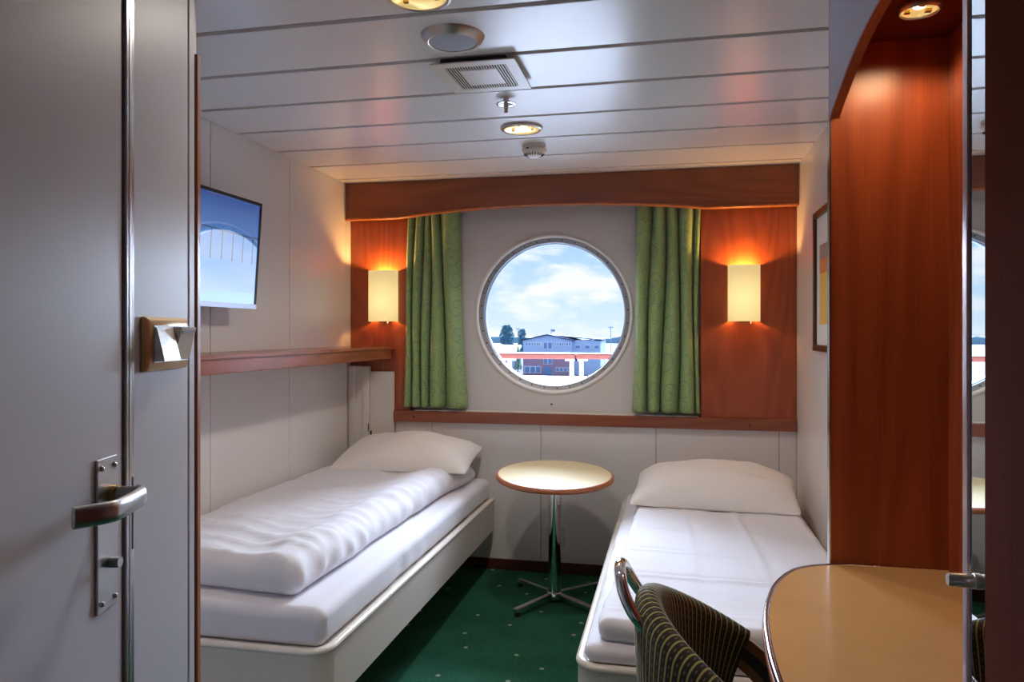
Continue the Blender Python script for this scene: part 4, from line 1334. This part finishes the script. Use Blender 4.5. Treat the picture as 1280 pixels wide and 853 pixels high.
def building():
    Y = 150
    r = empty('gabled_building', (-24.9, Y, GZ), 'pale blue gabled building beyond the railing', 'building')
    xl, xp, xr, dep = -29.9, -24.9, -19.9, 16
    ze, zp = -.30, .78
    zm = -2.9
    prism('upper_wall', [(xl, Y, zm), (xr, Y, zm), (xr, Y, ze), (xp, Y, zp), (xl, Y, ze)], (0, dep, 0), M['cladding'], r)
    prism('lower_wall', [(xl, Y, GZ), (xr, Y, GZ), (xr, Y, zm), (xl, Y, zm)], (0, dep, 0), M['brick'], r)
    # roof slopes with overhang
    for a, za, b, zb_ in ((xl - .5, ze - .1, xp, zp), (xp, zp, xr + .5, ze - .1)):
        bm = bmesh.new(); add_prism(bm, [(a, Y - .4, za), (b, Y - .4, zb_), (b, Y - .4, zb_ + .22), (a, Y - .4, za + .22)], (0, dep + .8, 0)); finish('roof_slope', bm, M['roof'], r)
    # side wing to the right with a lean roof
    prism('wing_wall', [(xr, Y + 1, GZ), (-14.3, Y + 1, GZ), (-14.3, Y + 1, -.35), (xr, Y + 1, -.2)], (0, 12, 0), M['cladding'], r)
    prism('wing_roof', [(xp + .5, Y + 1.5, zp - .15), (-14.0, Y + .6, -.28), (-14.0, Y + .6, -.05), (xp + .5, Y + 1.5, zp + .05)], (0, 12, 0), M['roof'], r)
    def window(x0, x1, z0, z1, n, y=Y):
        w = box('window', (x0, y - .10, z0), (x1, y + .02, z1), M['win_frame'], r)
        k = (x1 - x0) / n
        for i in range(n): box('pane', (x0 + k * i + .10, y - .14, z0 + .10), (x0 + k * (i + 1) - .10, y - .09, z1 - .10), M['win_pane'], w)
    for a, b in ((-29.4, -28.3), (-28.1, -27.3), (-27.2, -26.4), (-26.3, -25.9), (-23.4, -22.6), (-22.5, -21.5), (-21.1, -20.1)): window(a, b, -1.35, -.68, 2)
    window(-25.7, -23.9, -2.0, -.62, 2)
    window(-25.7, -23.9, -5.1, -3.9, 2)
    for k in range(4): window(-23.2 + .82 * k, -22.5 + .82 * k, -6.6, -5.7, 1)
    window(-29.6, -26.2, -6.9, -5.5, 3)
    box('door', (-25.6, Y - .1, GZ), (-24.0, Y + .02, -5.6), M['win_pane'], r)
    box('gutter', (xl, Y - .12, zm - .12), (xr, Y, zm + .08), M['win_frame'], r)
    for x in (-19.4, -17.5, -15.6): window(x, x + 1.1, -2.0, -1.2, 1, Y + 1)
    tube('roof_mast', [(xp + .6, Y + 1, zp - .2), (xp + .6, Y + 1, 2.0)], .06, M['mast'], r, seg=6)
    box('flag', (xp + .6, Y + .98, 1.5), (xp + 1.4, Y + 1.02, 1.95), M['mast'], r)
building()
def shed():
    r = empty('low_shed', (-36, 165, GZ), 'low pale roofed shed left of the gabled building', 'shed')
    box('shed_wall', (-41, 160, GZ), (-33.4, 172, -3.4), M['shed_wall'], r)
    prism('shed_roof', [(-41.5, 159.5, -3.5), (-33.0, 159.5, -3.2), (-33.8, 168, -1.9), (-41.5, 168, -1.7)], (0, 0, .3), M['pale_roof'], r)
    for k in range(3):
        box('window', (-40.2 + 2.2 * k, 159.9, -4.9), (-38.6 + 2.2 * k, 160.05, -3.9), M['win_pane'], r)
shed()
def tree(x, y, z0, w, h, m, label, seed, conical=False, group='trees beyond the quay'):
    rnd = random.Random(seed)
    r = empty('tree', (x, y, z0), label, 'tree', group)
    tube('trunk', [(x, y, z0), (x + .1, y, z0 + h * .35), (x, y, z0 + h * .8)], [w * .05, w * .04, w * .015], M['trunk'], r, seg=7)
    bm = bmesh.new()
    for i in range(1500):
        f = rnd.random(); 
        hh = .16 + .84 * f
        if conical: rad = w / 2 * (1.02 - f) 
        else: rad = w / 2 * math.sqrt(max(0, 1 - ((hh - .56) / .47) ** 2)) * (.72 + .4 * nz(f * 5, seed))
        t = rnd.uniform(0, 2 * PI); q = rad * math.sqrt(rnd.random())
        c = Vector((x + q * math.cos(t), y + q * math.sin(t), z0 + h * hh))
        s = w * rnd.uniform(.04, .085)
        vs = [bm.verts.new(c + Vector((rnd.uniform(-s, s), rnd.uniform(-s, s), rnd.uniform(-s, s)))) for _ in range(4)]
        bm.faces.new(vs[:3]); bm.faces.new((vs[0], vs[2], vs[3])); bm.faces.new((vs[1], vs[3], vs[2]))
    o = finish('foliage', bm, m, r); o['kind'] = 'stuff'
tree(-44.4, 200, GZ, 5.2, 10.4, M['leaf_dark'], 'taller rounded blue green tree left of the gabled building', 3)
tree(-40.2, 200, GZ, 3.6, 9.4, M['leaf_dark'], 'shorter rounded blue green tree beside the taller one', 5)
tree(-31.4, 152, GZ, 1.9, 5.6, M['leaf_light'], 'small pale conical tree at the corner of the gabled building', 9, True)
def far_woods():
    bm = bmesh.new(); pts = []
    n = 90
    for i in range(n + 1):
        x = -330 + 460 * i / n
        pts.append((x, 600, -2.8 + 3.2 * nz(i * .21, 3.3) + 1.6 * nz(i * .9, 1.1)))
    a = [bm.verts.new(p) for p in pts]; b = [bm.verts.new((p[0], 600, GZ)) for p in pts]
    a2 = [bm.verts.new((p[0], 640, p[2])) for p in pts]; b2 = [bm.verts.new((p[0], 640, GZ)) for p in pts]
    for i in range(n):
        bm.faces.new((b[i], b[i + 1], a[i + 1], a[i])); bm.faces.new((a[i], a[i + 1], a2[i + 1], a2[i])); bm.faces.new((a2[i], a2[i + 1], b2[i + 1], b2[i]))
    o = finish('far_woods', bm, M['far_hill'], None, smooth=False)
    struct(o)
far_woods()
def near_bushes():
    pass
for x, y, h in ((-14.2, 175, 9.6), (-47.5, 230, 9.6)):
    m_ = empty('light_pole', (x, y, GZ), 'thin light pole at the %s end of the quay' % ('right' if x > -20 else 'left'), 'pole', 'poles on the quay')
    tube('pole', [(x, y, GZ), (x, y, GZ + h)], .10, M['mast'], m_, seg=6)
    box('lamp_head', (x - .5, y - .2, GZ + h), (x + .5, y + .2, GZ + h + .25), M['mast'], m_)
